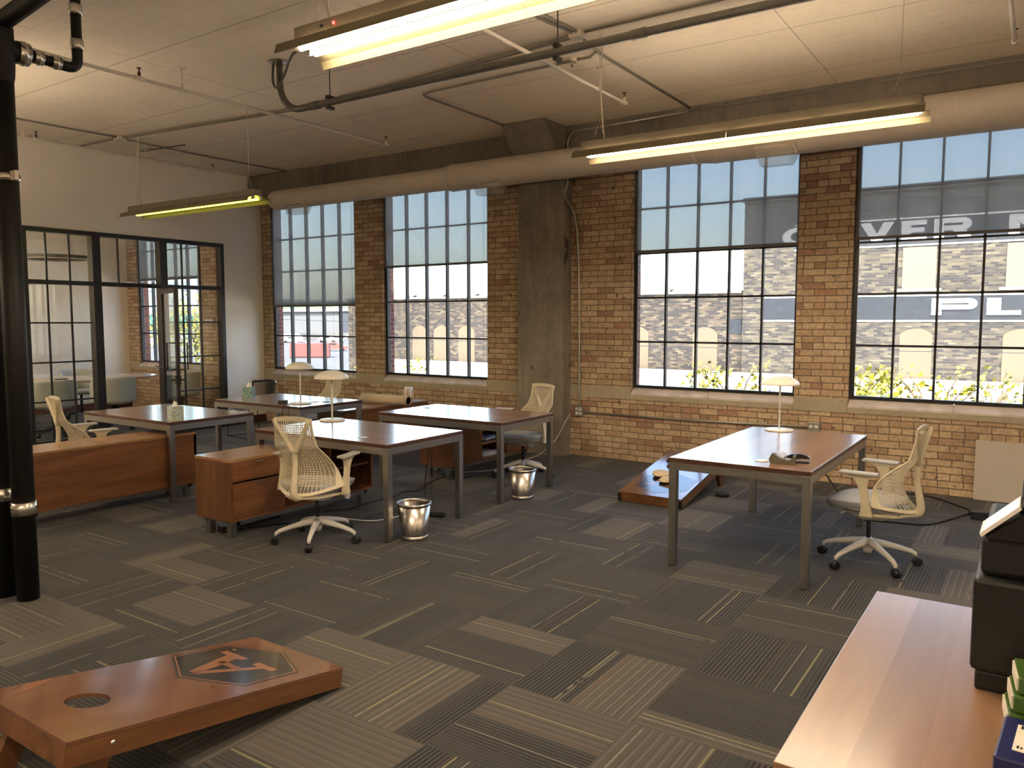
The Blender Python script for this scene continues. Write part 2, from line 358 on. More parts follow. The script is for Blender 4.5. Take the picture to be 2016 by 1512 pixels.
def glass(name, tint, gloss, rough=.02):
    t = NT(name); tr = t.new('ShaderNodeBsdfTransparent'); gl = t.new('ShaderNodeBsdfGlossy'); mx = t.new('ShaderNodeMixShader')
    ge = t.new('ShaderNodeNewGeometry'); dt = t.new('ShaderNodeVectorMath', operation='DOT_PRODUCT'); t.link(ge.outputs['Incoming'], dt.inputs[0]); t.link(ge.outputs['Normal'], dt.inputs[1])
    fr = t.math('ADD', .04, t.math('MULTIPLY', .96, t.math('POWER', t.math('SUBTRACT', 1.0, t.math('ABSOLUTE', dt.outputs['Value'])), 5.0)))
    tr.inputs[0].default_value = (*tint, 1); gl.inputs['Roughness'].default_value = rough; gl.inputs['Color'].default_value = (1,1,1,1)
    t.link(t.math('MULTIPLY', fr, gloss), mx.inputs[0]); t.link(tr.outputs[0], mx.inputs[1]); t.link(gl.outputs[0], mx.inputs[2]); t.link(mx.outputs[0], t.out.inputs[0]); return t.m
M['glass'] = glass('window_glass', (.96,.97,.97), 1.0)
M['part_glass'] = glass('partition_glass', (.93,.95,.94), 1.1)
def shade_mat():
    t = NT('grey_solar_shade_fabric'); p = t.objc()
    w = t.noise(t.vmul(p, (90, 1, 3)), 2, 2, .5); w2 = t.noise(t.vmul(p, (3, 1, 90)), 2, 2, .5); f = t.math('ADD', w, w2)
    tr = t.new('ShaderNodeBsdfTransparent'); df = t.new('ShaderNodeBsdfDiffuse'); tl = t.new('ShaderNodeBsdfTranslucent'); a = t.new('ShaderNodeMixShader'); b = t.new('ShaderNodeMixShader')
    df.inputs[0].default_value = (.24,.23,.21,1); tl.inputs[0].default_value = (.12,.115,.105,1)
    tr.inputs[0].default_value = (.92,.95,1,1); a.inputs[0].default_value = .45
    t.link(df.outputs[0], a.inputs[1]); t.link(tl.outputs[0], a.inputs[2])
    t.link(t.ramp(f, [(.35, (.045,)*3), (.65, (.075,)*3)]), b.inputs[0]); t.link(a.outputs[0], b.inputs[1]); t.link(tr.outputs[0], b.inputs[2]); t.link(b.outputs[0], t.out.inputs[0]); return t.m
M['shade'] = shade_mat()
M['tube_warm'] = emit('warm_fluorescent_tube', (1,.80,.57), 28)
M['tube_dim'] = emit('greenish_fluorescent_tube', (.80,.84,.07), 2.4)
M['led_red'] = emit('red_indicator', (1,.03,.02), 4)
M['fixture'] = plain('cream_fixture_steel', (.26,.225,.175), .45, var=.03)
M['reflector'] = plain('white_reflector_enamel', (.17,.14,.08), .4, var=.02)
M['tin'] = plain('window_tin_trim', (.35,.36,.37), .5)
def clear_plastic():
    t = NT('clear_plastic'); tr = t.new('ShaderNodeBsdfTransparent'); gl = t.new('ShaderNodeBsdfDiffuse'); mx = t.new('ShaderNodeMixShader'); mx.inputs[0].default_value = .28
    tr.inputs[0].default_value = (.96,.97,.97,1); gl.inputs[0].default_value = (.7,.7,.66,1); t.link(tr.outputs[0], mx.inputs[1]); t.link(gl.outputs[0], mx.inputs[2]); t.link(mx.outputs[0], t.out.inputs[0]); return t.m
M['clear'] = clear_plastic()

# ------------------------------------------------------------------ setting: shell
CZ = 3.90; WY = 8.33; XL = -10.50; XR = 7.0; YB = -6.0
WINX = [(-10.288, -8.41), (-7.856, -6.01), (-3.946, -2.10), (-1.576, .27), (2.05, 3.90), (4.42, 6.27)]
CONFX = (-14.12, -12.22)
FZ0, FZ1 = .865, 3.46
def wall_grid(mb, a0, a1, z0, z1, b0, b1, holes, axis='x'):
    xs = sorted({a0, a1, *[h[0] for h in holes], *[h[1] for h in holes]}); xs = [q for q in xs if a0 <= q <= a1]
    zs = sorted({z0, z1, *[h[2] for h in holes], *[h[3] for h in holes]}); zs = [q for q in zs if z0 <= q <= z1]
    for i in range(len(xs)-1):
        for k in range(len(zs)-1):
            cx, cz = (xs[i]+xs[i+1])/2, (zs[k]+zs[k+1])/2
            if any(h[0] < cx < h[1] and h[2] < cz < h[3] for h in holes): continue
            if axis == 'x': mb.box(xs[i], xs[i+1], b0, b1, zs[k], zs[k+1])
            else: mb.box(b0, b1, xs[i], xs[i+1], zs[k], zs[k+1])
    bmesh.ops.remove_doubles(mb.bm, verts=mb.bm.verts, dist=1e-5)
    return mb
struct(box('floor', -14.6, XR+.2, YB-.2, WY+.05, -.12, 0, M['carpet']), 'grey and tan striped carpet tiles laid quarter-turned', 'carpet floor')
struct(box('ceiling', -14.6, XR+.2, YB-.2, 8.9, CZ, CZ+.25, M['ceiling']), 'rough painted concrete ceiling with board marks', 'ceiling')
holes = [(a, b, .80, FZ1) for a, b in WINX + [CONFX]]
mb = wall_grid(MB(), -14.6, XR+.2, -.3, CZ, WY, WY+.14, holes)
wb_ = struct(mb.build('wall_window_side', M['brick']), 'tan brick wall with tall steel windows', 'brick wall')
mb = wall_grid(MB(), -14.6, XR+.2, -3.5, CZ+.6, WY+.14, WY+.23, [(h[0], h[1], .84, h[3]) for h in holes])
struct(mb.build('wall_exterior', M['redbrick']), 'red brick outer face of the window wall seen in the reveals', 'brick wall')
# left wall with glazed opening
PY0, PY1, PZ1 = 4.72, 7.602, 2.816
mb = wall_grid(MB(), YB, WY, 0, CZ, XL-.12, XL, [(PY0, PY1, -.1, PZ1)], 'y')
struct(mb.build('wall_left', M['white_wall']), 'white plaster wall around the black glazed partition', 'wall')
struct(box('wall_right', XR, XR+.2, YB, WY, 0, CZ, M['white_wall'])); struct(box('wall_behind', -10.5, XR, YB-.2, YB, 0, CZ, M['white_wall']))
# conference room
mb = wall_grid(MB(), 2.9, WY, 0, CZ, -14.62, -14.44, [(4.05, 5.15, .9, 2.35)], 'y')
struct(mb.build('wall_conference_left', M['white_wall']), 'white end wall of the meeting room with a small window', 'wall')
struct(box('wall_conference_front', -14.44, XL-.12, 2.75, 2.9, 0, CZ, M['white_wall']))
struct(box('baseboard_conference', -14.44, -14.42, 2.9, WY, 0, .12, plain('dark_red_baseboard', (.10,.03,.02), .5)), 'dark red wooden baseboard in the meeting room', 'baseboard')
struct(box('baseboard_left', XL, XL+.015, PY1+.01, WY, 0, .12, M['edge']), 'dark wooden baseboard below the white wall', 'baseboard')
# stone band
mb = MB()
edges = [-14.44, CONFX[0]] ; xs = [-14.44]; segs = []
allw = sorted([CONFX] + WINX); prev = -14.44
for a, b in allw:
    segs.append((prev, a, .86)); segs.append((a, b, .80)); prev = b
segs.append((prev, XR, .86))
for a, b, zt in segs: mb.box(a+.002, b-.002, WY-.012, WY+.02, .725, zt)
struct(mb.build('trim_sill_band', M['stone']), 'pale stone band course running below the windows', 'stone trim')
# beam, column
struct(box('beam', XL, XR, 8.09, WY, 3.50, CZ, M['beam']), 'dark concrete edge beam above the windows', 'concrete beam')
mb = MB(); mb.box(-5.40, -4.755, 8.14, WY+.05, 0, 3.52)
struct(mb.build('column', M['concrete']), 'bare concrete pier between the second and third windows', 'concrete column')
mb = MB(); mb.hexa([(-5.30,8.12,3.30),(-4.70,8.12,3.30),(-4.70,8.33,3.30),(-5.30,8.33,3.30),(-5.28,7.58,3.9),(-4.70,7.60,3.9),(-4.70,8.33,3.9),(-5.28,8.33,3.9)])
struct(mb.build('trim_column_haunch', M['beam']), 'flared concrete haunch where the pier meets the ceiling', 'concrete haunch')
mb = MB(); mb.box(1.0, 1.65, 8.14, WY+.05, 0, 3.52); struct(mb.build('column', M['concrete']), 'bare concrete pier beyond the fourth window', 'concrete column')

# ------------------------------------------------------------------ windows
def make_window(name, x0, x1, label, n=5):
    root = bpy.data.objects.new(name, None); COL.objects.link(root); root.location = (x0, 8.385, 0)
    root['kind'] = 'structure'; root['label'] = label; root['category'] = 'window'
    w = x1-x0; fz0, fz1 = FZ0, FZ1-.01; f = MB(); t = .03
    f.box(0, t, 0, .06, fz0, fz1); f.box(w-t, w, 0, .06, fz0, fz1); f.box(t, w-t, 0, .06, fz0, fz0+t); f.box(t, w-t, 0, .06, fz1-t, fz1)
    f.box(t, t+.018, -.012, .012, fz0+t, fz1-t)
    f.build('window_frame', M['black_steel'], root)
    m = MB(); zs = [1.40, 1.905, 2.411, 2.916]; xs = [.02+.363*k for k in range(1, n)]
    for z in zs: m.box(t, w-t, .012, .028, z-.011, z+.011); m.box(t, w-t, .028, .055, z-.004, z+.004)
    for x in xs: m.box(x-.011, x+.011, .012, .028, fz0+t, fz1-t); m.box(x-.005, x+.005, .026, .075, fz0+t, fz1-t)
    m.build('muntin_grid', M['black_steel'], root)
    box('window_pane', t, w-t, .030, .034, fz0+t, fz1-t, M['glass'], root)
    s = MB(); s.prism([(-.068, .800), (.03, .868), (.03, .78), (-.068, .78)], .004, w/2-.003, 'yz'); s.prism([(-.068, .800), (.03, .868), (.03, .78), (-.068, .78)], w/2+.003, w-.004, 'yz')
    s.build('window_sill', M['sill'], root)
    return root
names = ['leftmost steel window beside the white wall, shade two thirds down', 'second steel window from the white wall, rumpled shade half down',
         'third steel window, to the right of the concrete pier', 'rightmost steel window, facing the painted PL sign', 'unseen steel window added beyond the second pier', 'last unseen steel window, added before the right wall']  # the last two windows are out of view, added to brighten the room
for k, (a, b) in enumerate(WINX): make_window('window_%d' % (k+1), a, b, names[k])
make_window('window_7', CONFX[0], CONFX[1], 'steel window inside the glazed meeting room')
# small window in the conference end wall
root = bpy.data.objects.new('window_8', None); COL.objects.link(root); root.location = (-14.5, 4.05, 0); root['kind'] = 'structure'; root['label'] = 'small window in the meeting room end wall with a brick view'; root['category'] = 'window'
m = MB(); m.box(-.03,.03,0,.03,.9,2.35); m.box(-.03,.03,1.07,1.10,.9,2.35); m.box(-.03,.03,0,1.1,.9,.93); m.box(-.03,.03,0,1.1,2.32,2.35)
for q in (.27,.55,.82): m.box(-.01,.01,q-.009,q+.009,.9,2.35)
for q in (1.35,1.85): m.box(-.01,.01,0,1.1,q-.009,q+.009)
m.build('window_frame', M['black_steel'], root); box('window_pane', -.002, .002, .03, 1.07, .93, 2.32, M['glass'], root)

def make_shade(x0, x1, zb, folds, label, seed, chain=True):
    r = random.Random(seed); t = thing('roller_shade', label, 'roller shade', (x0, 8.375, 0), 0, 'grey solar roller shades on the tall windows'); w = x1-x0
    zt = 3.44; ph = [r.uniform(0, 6) for _ in range(5)]
    def fn(u, v):
        z = zb + (zt-zb)*v; x = .012 + (w-.024)*u
        d = folds*(.012*math.sin(u*17+ph[0]+(1-v)*1.6*math.sin(ph[1]))+.009*math.sin(u*31+ph[2]-2*v)+.006*math.sin(u*9+ph[3]+3*v))*min(1, (1.15-v)*1.3)
        return (x, -.012 - abs(d)*.6, z)
    MB().grid(fn, 60, 24).build('shade_fabric', M['shade'], t, recalc=False)
    MB().box(.012, w-.012, -.028, -.004, zb-.028, zb).build('hem_bar', plain('shade_hem_bar', (.13,.12,.11), .6), t)
    c = MB().tube([(0,0,0),(w-.02,0,0)], .022, 12); c.build('roller_tube', M['fixture'], t, (.01,-.02,3.452))
    if chain:
        m = MB(); m.tube([(w-.06,-.04,3.42),(w-.065,-.045,.62)], .0018, 5); m.tube([(w-.012,-.04,3.42),(w-.008,-.045,.62)], .0018, 5); m.build('pull_chain', M['edge'], t)
    return t
make_shade(*WINX[0], 1.885, 1.0, 'grey roller shade lowered furthest, on the leftmost brick-wall window', 3)
make_shade(*WINX[1], 2.415, 1.0, 'rumpled grey roller shade half down, window left of the concrete pier', 5)
make_shade(*WINX[2], 2.445, .12, 'flat grey roller shade with bright gap beneath, window right of the concrete pier', 7, False)
make_shade(*WINX[3], 2.462, .08, 'flat grey roller shade over the window facing the COVER sign', 9, False)
make_shade(*WINX[4], 2.45, .1, 'flat grey roller shade beyond the second pier', 10, False)
make_shade(*WINX[5], 2.45, .1, 'flat grey roller shade nearest the right wall', 11, False)
make_shade(*CONFX, 2.40, 1.4, 'heavily creased grey roller shade inside the glazed meeting room', 12, False)

# ------------------------------------------------------------------ glazed partition and door
root = bpy.data.objects.new('wall_glazed_partition', None); COL.objects.link(root); root.location = (XL-.05, PY0, 0)
struct(root, 'black steel and glass partition of the meeting room', 'glass partition')
def Y_(v): return v-PY0
f = MB(); D0, D1 = -.05, .075
f.box(D0, D1, 0, .05, 0, PZ1); f.box(D0, D1, Y_(7.545), Y_(7.602), 0, PZ1); f.box(D0, D1, .05, Y_(7.545), PZ1-.055, PZ1)
f.box(D0, D1, Y_(5.580), Y_(5.690), 0, PZ1-.055); f.box(D0, D1, Y_(6.545), Y_(6.655), 0, PZ1-.055)
f.box(D0+.01, D1-.01, .05, Y_(7.545), 2.105, 2.160); f.box(D0+.01, D1-.01, .05, Y_(5.58), 0, .10); f.box(D0+.01, D1-.01, Y_(6.655), Y_(7.545), 0, .10)
f.build('partition_frame', M['black_steel'], root)
m = MB()
for y in (5.025, 5.315): m.box(-.012, .012, Y_(y)-.010, Y_(y)+.010, .10, 2.76)
for y in (5.965, 6.255): m.box(-.012, .012, Y_(y)-.010, Y_(y)+.010, 2.16, 2.76)
for y in (6.930, 7.225): m.box(-.012, .012, Y_(y)-.010, Y_(y)+.010, .10, 2.76)
for z in (.60, 1.105, 1.615): m.box(-.012, .012, .05, Y_(5.58), z-.010, z+.010); m.box(-.012, .012, Y_(6.655), Y_(7.545), z-.010, z+.010)
m.build('muntin_grid', M['black_steel'], root)
for a, b, z0, z1 in ((4.77,5.58,.10,2.105),(4.77,5.58,2.16,2.761),(5.69,6.545,2.16,2.761),(6.655,7.545,.10,2.105),(6.655,7.545,2.16,2.761)):
    box('glass_pane', -.003, .003, Y_(a), Y_(b), z0, z1, M['part_glass'], root)
# door leaf, hinged at the second post, standing open
dr = bpy.data.objects.new('door_1', None); COL.objects.link(dr); dr.location = (XL+.035, 6.545, 0); dr.rotation_euler = (0,0,math.radians(70)); dr['kind'] = 'structure'; dr['label'] = 'open glass door with black frame and long pull handles'; dr['category'] = 'door'
f = MB(); L = .84; f.box(-.02,.02,-.05,0,.01,2.09); f.box(-.02,.02,-L,-L+.075,.01,2.09); f.box(-.02,.02,-L+.075,-.05,2.02,2.09); f.box(-.02,.02,-L+.075,-.05,.01,.22)
f.build('door_frame', M['black_steel'], dr); box('glass_pane', -.003, .003, -L+.075, -.05, .22, 2.02, M['part_glass'], dr)
h = MB()
for s in (-1, 1):
    h.tube([(s*.02,-L+.035,1.34),(s*.13,-L+.035,1.34),(s*.13,-L+.035,.98),(s*.02,-L+.035,.98)], .011, 8)
h.tube([(-.13,-L+.035,.98),(-.13,-.1,1.0),], .010, 8)
h.build('door_handle', M['black_steel'], dr)
h = MB(); h.box(-.03,.03,-L-.0,-L+.085,.78,.90); h.tube([(-.09,-L+.035,.84),(.09,-L+.035,.84)], .012, 8); h.build('door_lock', M['black_steel'], dr)
h = MB(); h.box(.02,.07,-.30,-.04,2.03,2.09); h.build('door_closer', M['black_steel'], dr)

# ------------------------------------------------------------------ desks
def make_desk(name, label, w, d, loc, topm, long_x=True, grp='steel-framed walnut desks', holes=()):
    t = thing(name, label, 'desk', loc, 0, grp); L = .05; H = .707
    a = MB(); a.box(0, w, 0, d, H, .737, .0015); a.build('tabletop', [topm], t)
    e = MB(); e.box(-.0012, w+.0012, -.0012, d+.0012, H+.001, .7335); e.build('tabletop_edge', M['edge'], t)
    ap = .052; 
    for q in (0, d-.03): MB().box(L, w-L, q, q+.03, H-ap, H).build('apron', M['steel_x'], t)
    for q in (0, w-.03): MB().box(q, q+.03, L, d-L, H-ap, H).build('apron', M['steel_y'], t)
    for x in (0, w-L):
        for y in (0, d-L): MB().box(x, x+L, y, y+L, 0.004, H, .0015).build('leg', M['steel_z'], t)
    for lg in [c for c in t.children if c.name.startswith('leg')]:
        bb = [v.co for v in lg.data.vertices]; x = min(v.x for v in bb); y = min(v.y for v in bb)
        MB().box(x+.005, x+L-.005, y+.005, y+L-.005, 0, .006).build('foot_pad', M['black_rubber'], lg)
    for gx, gy in holes:
        MB().lathe([(.0,.0),(.036,.0),(.040,.0015),(.036,.003),(.0,.003)], (gx, gy, .737), 28, cap=False).build('cable_grommet', M['chairgrey'], t)
    return t
DA = make_desk('desk', 'walnut desk with a tissue box, left of the plain-backed credenza', 1.47, .905, (-7.92, 4.065, 0), M['top_x'], holes=[(1.26,.82)])
DB = make_desk('desk', 'walnut desk with white mushroom lamp behind the front ivory chair', 1.505, .91, (-5.455, 4.215, 0), M['top_x'], holes=[(1.10,.16)])
DC = make_desk('desk', 'bare walnut desk beside the concrete pier, bin at its leg', 1.49, .905, (-5.455, 5.70, 0), M['top_x'], holes=[(.155,.55)])
DD = make_desk('desk', 'farthest walnut desk holding a lamp, tissue box and charger', 1.465, .905, (-7.895, 5.545, 0), M['top_x'])
DR = make_desk('desk', 'walnut desk standing alone at right with lamp and tape dispenser', .912, 1.825, (-2.03, 4.89, 0), M['top_y'])

# ------------------------------------------------------------------ credenzas (length along y, front faces +x)
def cred_frame(t, w, l):
    f = MB(); f.box(.02, .055, .04, l-.04, .10, .135); f.box(w-.055, w-.02, .04, l-.04, .10, .135); f.box(.02, w-.02, .06, .09, .10, .135); f.box(.02, w-.02, l-.09, l-.06, .10, .135)
    f.build('base_frame', M['steel_y'], t)
    for x in (.06, w-.11):
        for y in (.04, l-.09): MB().box(x, x+.05, y, y+.05, 0, .10).build('leg', M['steel_z'], t)
def cred_body(t, w, l, openings, back=False):
    Z0, Z1 = .135, .61; th = .022; 
    for q in (0, l-th): MB().box(0, w, q, q+th, Z0, Z1-th).build('side_panel', M['cred_z'], t)
    MB().box(-.001, w+.001, -.001, l+.001, Z1-th, Z1, .0015).build('top', M['cred_top'], t)
    b = MB(); b.box(0, w, th, l-th, Z0, Z0+th); b.box(0, .012, th, l-th, Z0+th, Z1-th)
    for y in openings: b.box(.012, w-.004, y-.009, y+.009, Z0+th, Z1-th)
    b.build('carcass', M['cred_y'], t)
def front(t, name, w, y0, y1, z0, z1, handle=None, mat='cred_y', x=None):
    x = w-.002 if x is None else x
    p = MB().box(x-.018, x, y0+.003, y1-.003, z0+.003, z1-.003, .001).build(name, M[mat], t)
    if handle == 'bar': MB().box(x, x+.012, (y0+y1)/2-.035, (y0+y1)/2+.035, z1-.020, z1-.012).build('handle', M['clamp'], p)
    if handle == 'knobL': MB().sphere((x+.012, y0+.05, (z0+z1)/2+.02), .011, 6).build('knob', M['edge'], p)
    if handle == 'knobR': MB().sphere((x+.012, y1-.05, (z0+z1)/2+.02), .011, 6).build('knob', M['edge'], p)
    return p
w_, l_ = .432, 1.50
t = thing('credenza', 'long low credenza showing its plain wooden back, beside the black pipes', 'credenza', (-6.95, 2.87, 0), 0, 'low walnut credenzas'); cred_body(t, w_, l_, []); cred_frame(t, w_, l_)
MB().box(w_-.014, w_-.004, .02, l_-.02, .157, .587).build('back_panel', M['cred_y'], t)
b = MB(); b.box(w_-.003, w_, 0, .022, .135, .588); b.box(w_-.003, w_, l_-.022, l_, .135, .588); b.build('edge_strip', M['edge'], t)
t = thing('credenza', 'two-drawer credenza with steel pulls, left of the front ivory chair', 'credenza', (-5.398, 3.60, 0), 0, 'low walnut credenzas'); cred_body(t, w_, l_, [.50, 1.0]); cred_frame(t, w_, l_)
front(t, 'drawer', w_, .022, .491, .435, .588, 'bar'); front(t, 'drawer', w_, .022, .491, .157, .425, 'bar')
MB().box(.012, w_-.03, .51, 1.475, .36, .378).build('shelf', M['cred_y'], t)
t = thing('credenza', 'open-shelf credenza with magazines under the desk by the pier', 'credenza', (-5.398, 6.25, 0), 0, 'low walnut credenzas'); cred_body(t, w_, l_, [.53, 1.0]); cred_frame(t, w_, l_)
front(t, 'door', w_, .022, .27, .157, .588, 'knobL'); front(t, 'door', w_, .27, .521, .157, .588, 'knobR'); front(t, 'door', w_, 1.01, 1.478, .157, .588, None)
for z in (.30, .45): MB().box(.012, w_-.01, .539, .991, z, z+.018).build('shelf', M['cred_y'], t)
credC = t
t = thing('credenza', 'credenza under the window carrying the paper roll and ribbed cup', 'credenza', (-7.035, 6.32, 0), 0, 'low walnut credenzas'); cred_body(t, w_, l_, [.30]); cred_frame(t, w_, l_)
front(t, 'door', w_, .022, .29, .157, .588); front(t, 'door', w_, .31, 1.478, .157, .588)

# magazines in the open shelves
rnd = random.Random(4); mags = [('glossy magazine with a blue cover on the middle shelf, top of its pile', (.18,.24,.45)), ('white magazine in the middle shelf pile', (.7,.7,.72)), ('dark magazine at the bottom of the middle shelf pile', (.05,.05,.07))]
z = .319
for k, (lb, c) in enumerate(reversed(mags)):
    m = MB(); m.box(-.13, .13, -.10, .10, 0, .016); tag(m.build('magazine', plain('magazine_cover', c, .3, var=.3, scale=20), None, (-5.15, 7.0+.01*k, z), .1*k), lb, 'magazine', 'magazines on the credenza shelves'); z += .017
z = .158
for k, lb in enumerate(('lowest loose journal on the bottom shelf', 'middle loose journal on the bottom shelf', 'topmost loose journal on the bottom shelf', )):
    m = MB(); m.box(-.13, .14, -.16, .14, 0, .012); tag(m.build('magazine', plain('journal_cover', (.75-.1*k,.73-.1*k,.68-.08*k), .4, var=.35, scale=25), None, (-5.15, 6.99, z), .12*k-.1), lb, 'magazine', 'magazines on the credenza shelves'); z += .013
tag(MB().box(-.11,.11,-.14,.14,0,.004).build('paper_sheet', M['paper'], None, (-5.19, 7.50, .611), .3), 'loose white papers on the credenza beside the pier', 'paper')

# ------------------------------------------------------------------ office chair
def make_office_chair(label, loc, rz, leg0):
    t = thing('office_chair', label, 'office chair', loc, rz, 'ivory mesh-back office chairs')
    b = MB(); b.lathe([(.026,.075),(.034,.10),(.036,.15),(.030,.175),(.024,.18)], n=20)
    for k in range(5):
        a = math.radians(leg0 + 72*k) - rz; c, s = math.cos(a), math.sin(a)
        pts = [(.02,.150),(.10,.140),(.20,.118),(.275,.096),(.302,.080),(.305,.062)]
        b.tube([(r*c, r*s, z) for r, z in pts], .02, 10, rs=[.030,.024,.019,.016,.0145,.011])
    b.build('star_base', M['chairgrey'], t)
    for k in range(5):
        a = math.radians(leg0 + 72*k) - rz; c, s = math.cos(a), math.sin(a); px, py = .315*c, .315*s
        w = MB(); off = .013
        for q in (-1, 1):
            ring = []
            cx, cy = px - s*off*q, py + c*off*q
            w.tube([(cx+s*.011, cy-c*.011, .030), (cx+s*.008, cy-c*.008, .030), (cx-s*.008, cy+c*.008, .030), (cx-s*.011, cy+c*.011, .030)], .03, 18, rs=[.024,.0295,.0295,.024])
        w.tube([(.305*c,.305*s,.03),(.305*c,.305*s,.068)], .009, 8)
        w.build('caster', M['black_plastic'], t)
    MB().tube([(0,0,.17),(0,0,.335)], .0145, 14).build('gas_lift', M['black_plastic'], t)
    # mechanism under the seat
    m = MB()
    sec = [(.22,.09,.395,.41),(.12,.11,.36,.41),(.0,.12,.325,.41),(-.12,.12,.335,.405),(-.22,.10,.36,.40)]
    for (y0,w0,a0,b0),(y1,w1,a1,b1) in zip(sec, sec[1:]): m.hexa([(-w1,y1,a1),(w1,y1,a1),(w0,y0,a0),(-w0,y0,a0),(-w1*1.5,y1,b1),(w1*1.5,y1,b1),(w0*1.5,y0,b0),(-w0*1.5,y0,b0)])
    m.tube([(.14,.0,.37),(.255,-.02,.365)], .008, 8); m.tube([(.25,-.02,.365),(.275,-.02,.365)], .026, 16)
    m.tube([(-.12,.10,.38),(-.22,.12,.37)], .006, 8)
    m.build('tilt_mechanism', M['chairgrey'], t)
    s = MB()
    def seat(u, v):
        a = 2*PI*u; n = 3.2; cx = abs(math.cos(a))**(2/n)*math.copysign(1, math.cos(a)); cy = abs(math.sin(a))**(2/n)*math.copysign(1, math.sin(a))
        if v < .5: q = v*2; r = 1.0*(q**.5 if q < .02 else q**.8); z = .462 + .010*abs(cx*r)**3 - .018*max(0, cy*r)**4 + .008*max(0,-cy*r)**3 - .012*r**6
        else:
            q = (v-.5)*2; r = 1 - .10*q**2; z = .462+.010*abs(cx)**3-.018*max(0,cy)**4+.008*max(0,-cy)**3-.012 - .052*q
        return (.245*cx*r, .02+.235*cy*r, z)
    s.grid(seat, 48, 20); bmesh.ops.remove_doubles(s.bm, verts=s.bm.verts, dist=1e-5); s.build('seat', M['seat_fabric'], t)
    p = MB(); p.lathe([(.20,.0),(.215,.012),(.215,.02)], (0,.02,.398), 32); 
    for v in p.bm.verts: v.co.x *= 1.06
    p.build('seat_pan', M['chairgrey'], t)
    # suspension back
    def S(u, v):       # u -1..1, v 0..1
        w = .150 + .115*(1-v)**1.7; x = w*u
        yc = -.298 + .100*math.sin(min(1, v/.62)*PI)*(1 if v < .62 else 0) + (-.02*(v-.62) if v > .62 else 0)
        wrap = .215*(1-v)**1.9
        z = .395 + .565*v + .055*(1-v)**2*u*u + .012*v*(-1+u*u)*(-1)
        return Vector((x, yc + wrap*u*u, z))
    def ribbon(mb, fn, n, hw, dirv):
        prev = None
        for i in range(n+1):
            c, d = fn(i/n); a = mb.bm.verts.new(c-d*hw); b_ = mb.bm.verts.new(c+d*hw)
            if prev: mb._f([prev[0], prev[1], b_, a])
            prev = (a, b_)
    net = MB()
    NV, NU = 38, 20
    for i in range(1, NV):
        v0 = .04 + .90*i/NV
        def hf(s_, v0=v0):
            u = -1+2*s_; v = v0 + .05*math.cos(u*PI/2)*(1-v0)*1.2 - .03*(1-u*u)*v0
            c = S(u, v); d = (S(u, v+.01)-S(u, v-.01)).normalized(); return c, d
        ribbon(net, hf, 22, .0026, None)
    for i in range(1, NU):
        u0 = -1 + 2*i/NU
        def vf(s_, u0=u0):
            v = .02 + .95*s_; c = S(u0, v); d = (S(u0+.01, v)-S(u0-.01, v)).normalized(); return c, d
        ribbon(net, vf, 28, .0022 + .0006*abs(u0), None)
    o = net.build('back_netting', M['ivory'], t, recalc=False); md = o.modifiers.new('thick', 'SOLIDIFY'); md.thickness = .0035; md.offset = 0
    rim = MB()
    def edge(u):
        return lambda s_: (S(u, s_), (S(u, s_)-S(u*.97, s_)).normalized())
    for u in (-1, 1): 
        def ef(s_, u=u):
            c = S(u, s_); d = (S(u, s_)-S(u*.95, s_)).normalized(); k = .006 + .030*max(0, 1-s_/.32)**1.3; return c-d*k*.8, d*(k/.006)
        ribbon(rim, ef, 26, .006, None)
    def tf(s_):
        u = -1+2*s_; return S(u, .975), Vector((0,-.1,1)).normalized()
    ribbon(rim, tf, 12, .016, None)
    def bf(s_):
        u = -1+2*s_; return S(u, .015), (S(u,.04)-S(u,.0)).normalized()
    ribbon(rim, bf, 22, .013, None)
    o = rim.build('back_rim', M['ivory'], t, recalc=False); md = o.modifiers.new('thick', 'SOLIDIFY'); md.thickness = .009; md.offset = 0
    # Y-shaped tower behind the netting
    y = MB(); yp = [(0,-.20,.378),(0,-.275,.380),(0,-.312,.41),(0,-.308,.48),(0,-.290,.57),(0,-.286,.66),(0,-.293,.735)]
    y.tube([Vector(p) for p in smooth_path(yp, 4)], .02, 12, rs=[.023+.003*math.sin(i/4) for i in range(25)])
    for sx in (-1, 1): y.tube(smooth_path([(sx*.008,-.292,.715),(sx*.045,-.298,.78),(sx*.095,-.312,.865),(sx*.130,-.326,.93),(sx*.134,-.322,.950)], 4), .013, 10, rs=[.020-.006*i/16 for i in range(17)])
    for sx in (-1, 1): y.tube([(sx*.02,-.30,.385),(sx*.13,-.20,.375),(sx*.235,-.06,.385)], .013, 8)
    y.build('back_tower', M['ivory'], t)
    for sx in (-1, 1):
        a = MB(); X = sx*.268
        prof = [(.385,-.085,-.01,.018),(.43,-.078,-.018,.016),(.50,-.060,-.012,.014),(.58,-.048,.004,.013),(.63,-.055,.035,.014),(.652,-.085,.075,.020)]
        for (z0,a0,b0,h0),(z1,a1,b1,h1) in zip(prof, prof[1:]):
            a.hexa([(X-h0,a0,z0),(X+h0,a0,z0),(X+h0,b0,z0),(X-h0,b0,z0),(X-h1,a1,z1),(X+h1,a1,z1),(X+h1,b1,z1),(X-h1,b1,z1)])
        bmesh.ops.remove_doubles(a.bm, verts=a.bm.verts, dist=1e-5)
        arm = a.build('armrest', M['ivory'], t)
        pd = MB(); pd.box(X-.036, X+.036, -.115, .125, .652, .672, .009); pd.build('arm_pad', plain('grey_arm_pad', (.42,.41,.39), .6), arm)
    return t
c1 = make_office_chair('ivory mesh chair seen from behind, in front of the nearer lamp desk', (-4.447, 3.978, 0), math.radians(17), -126)
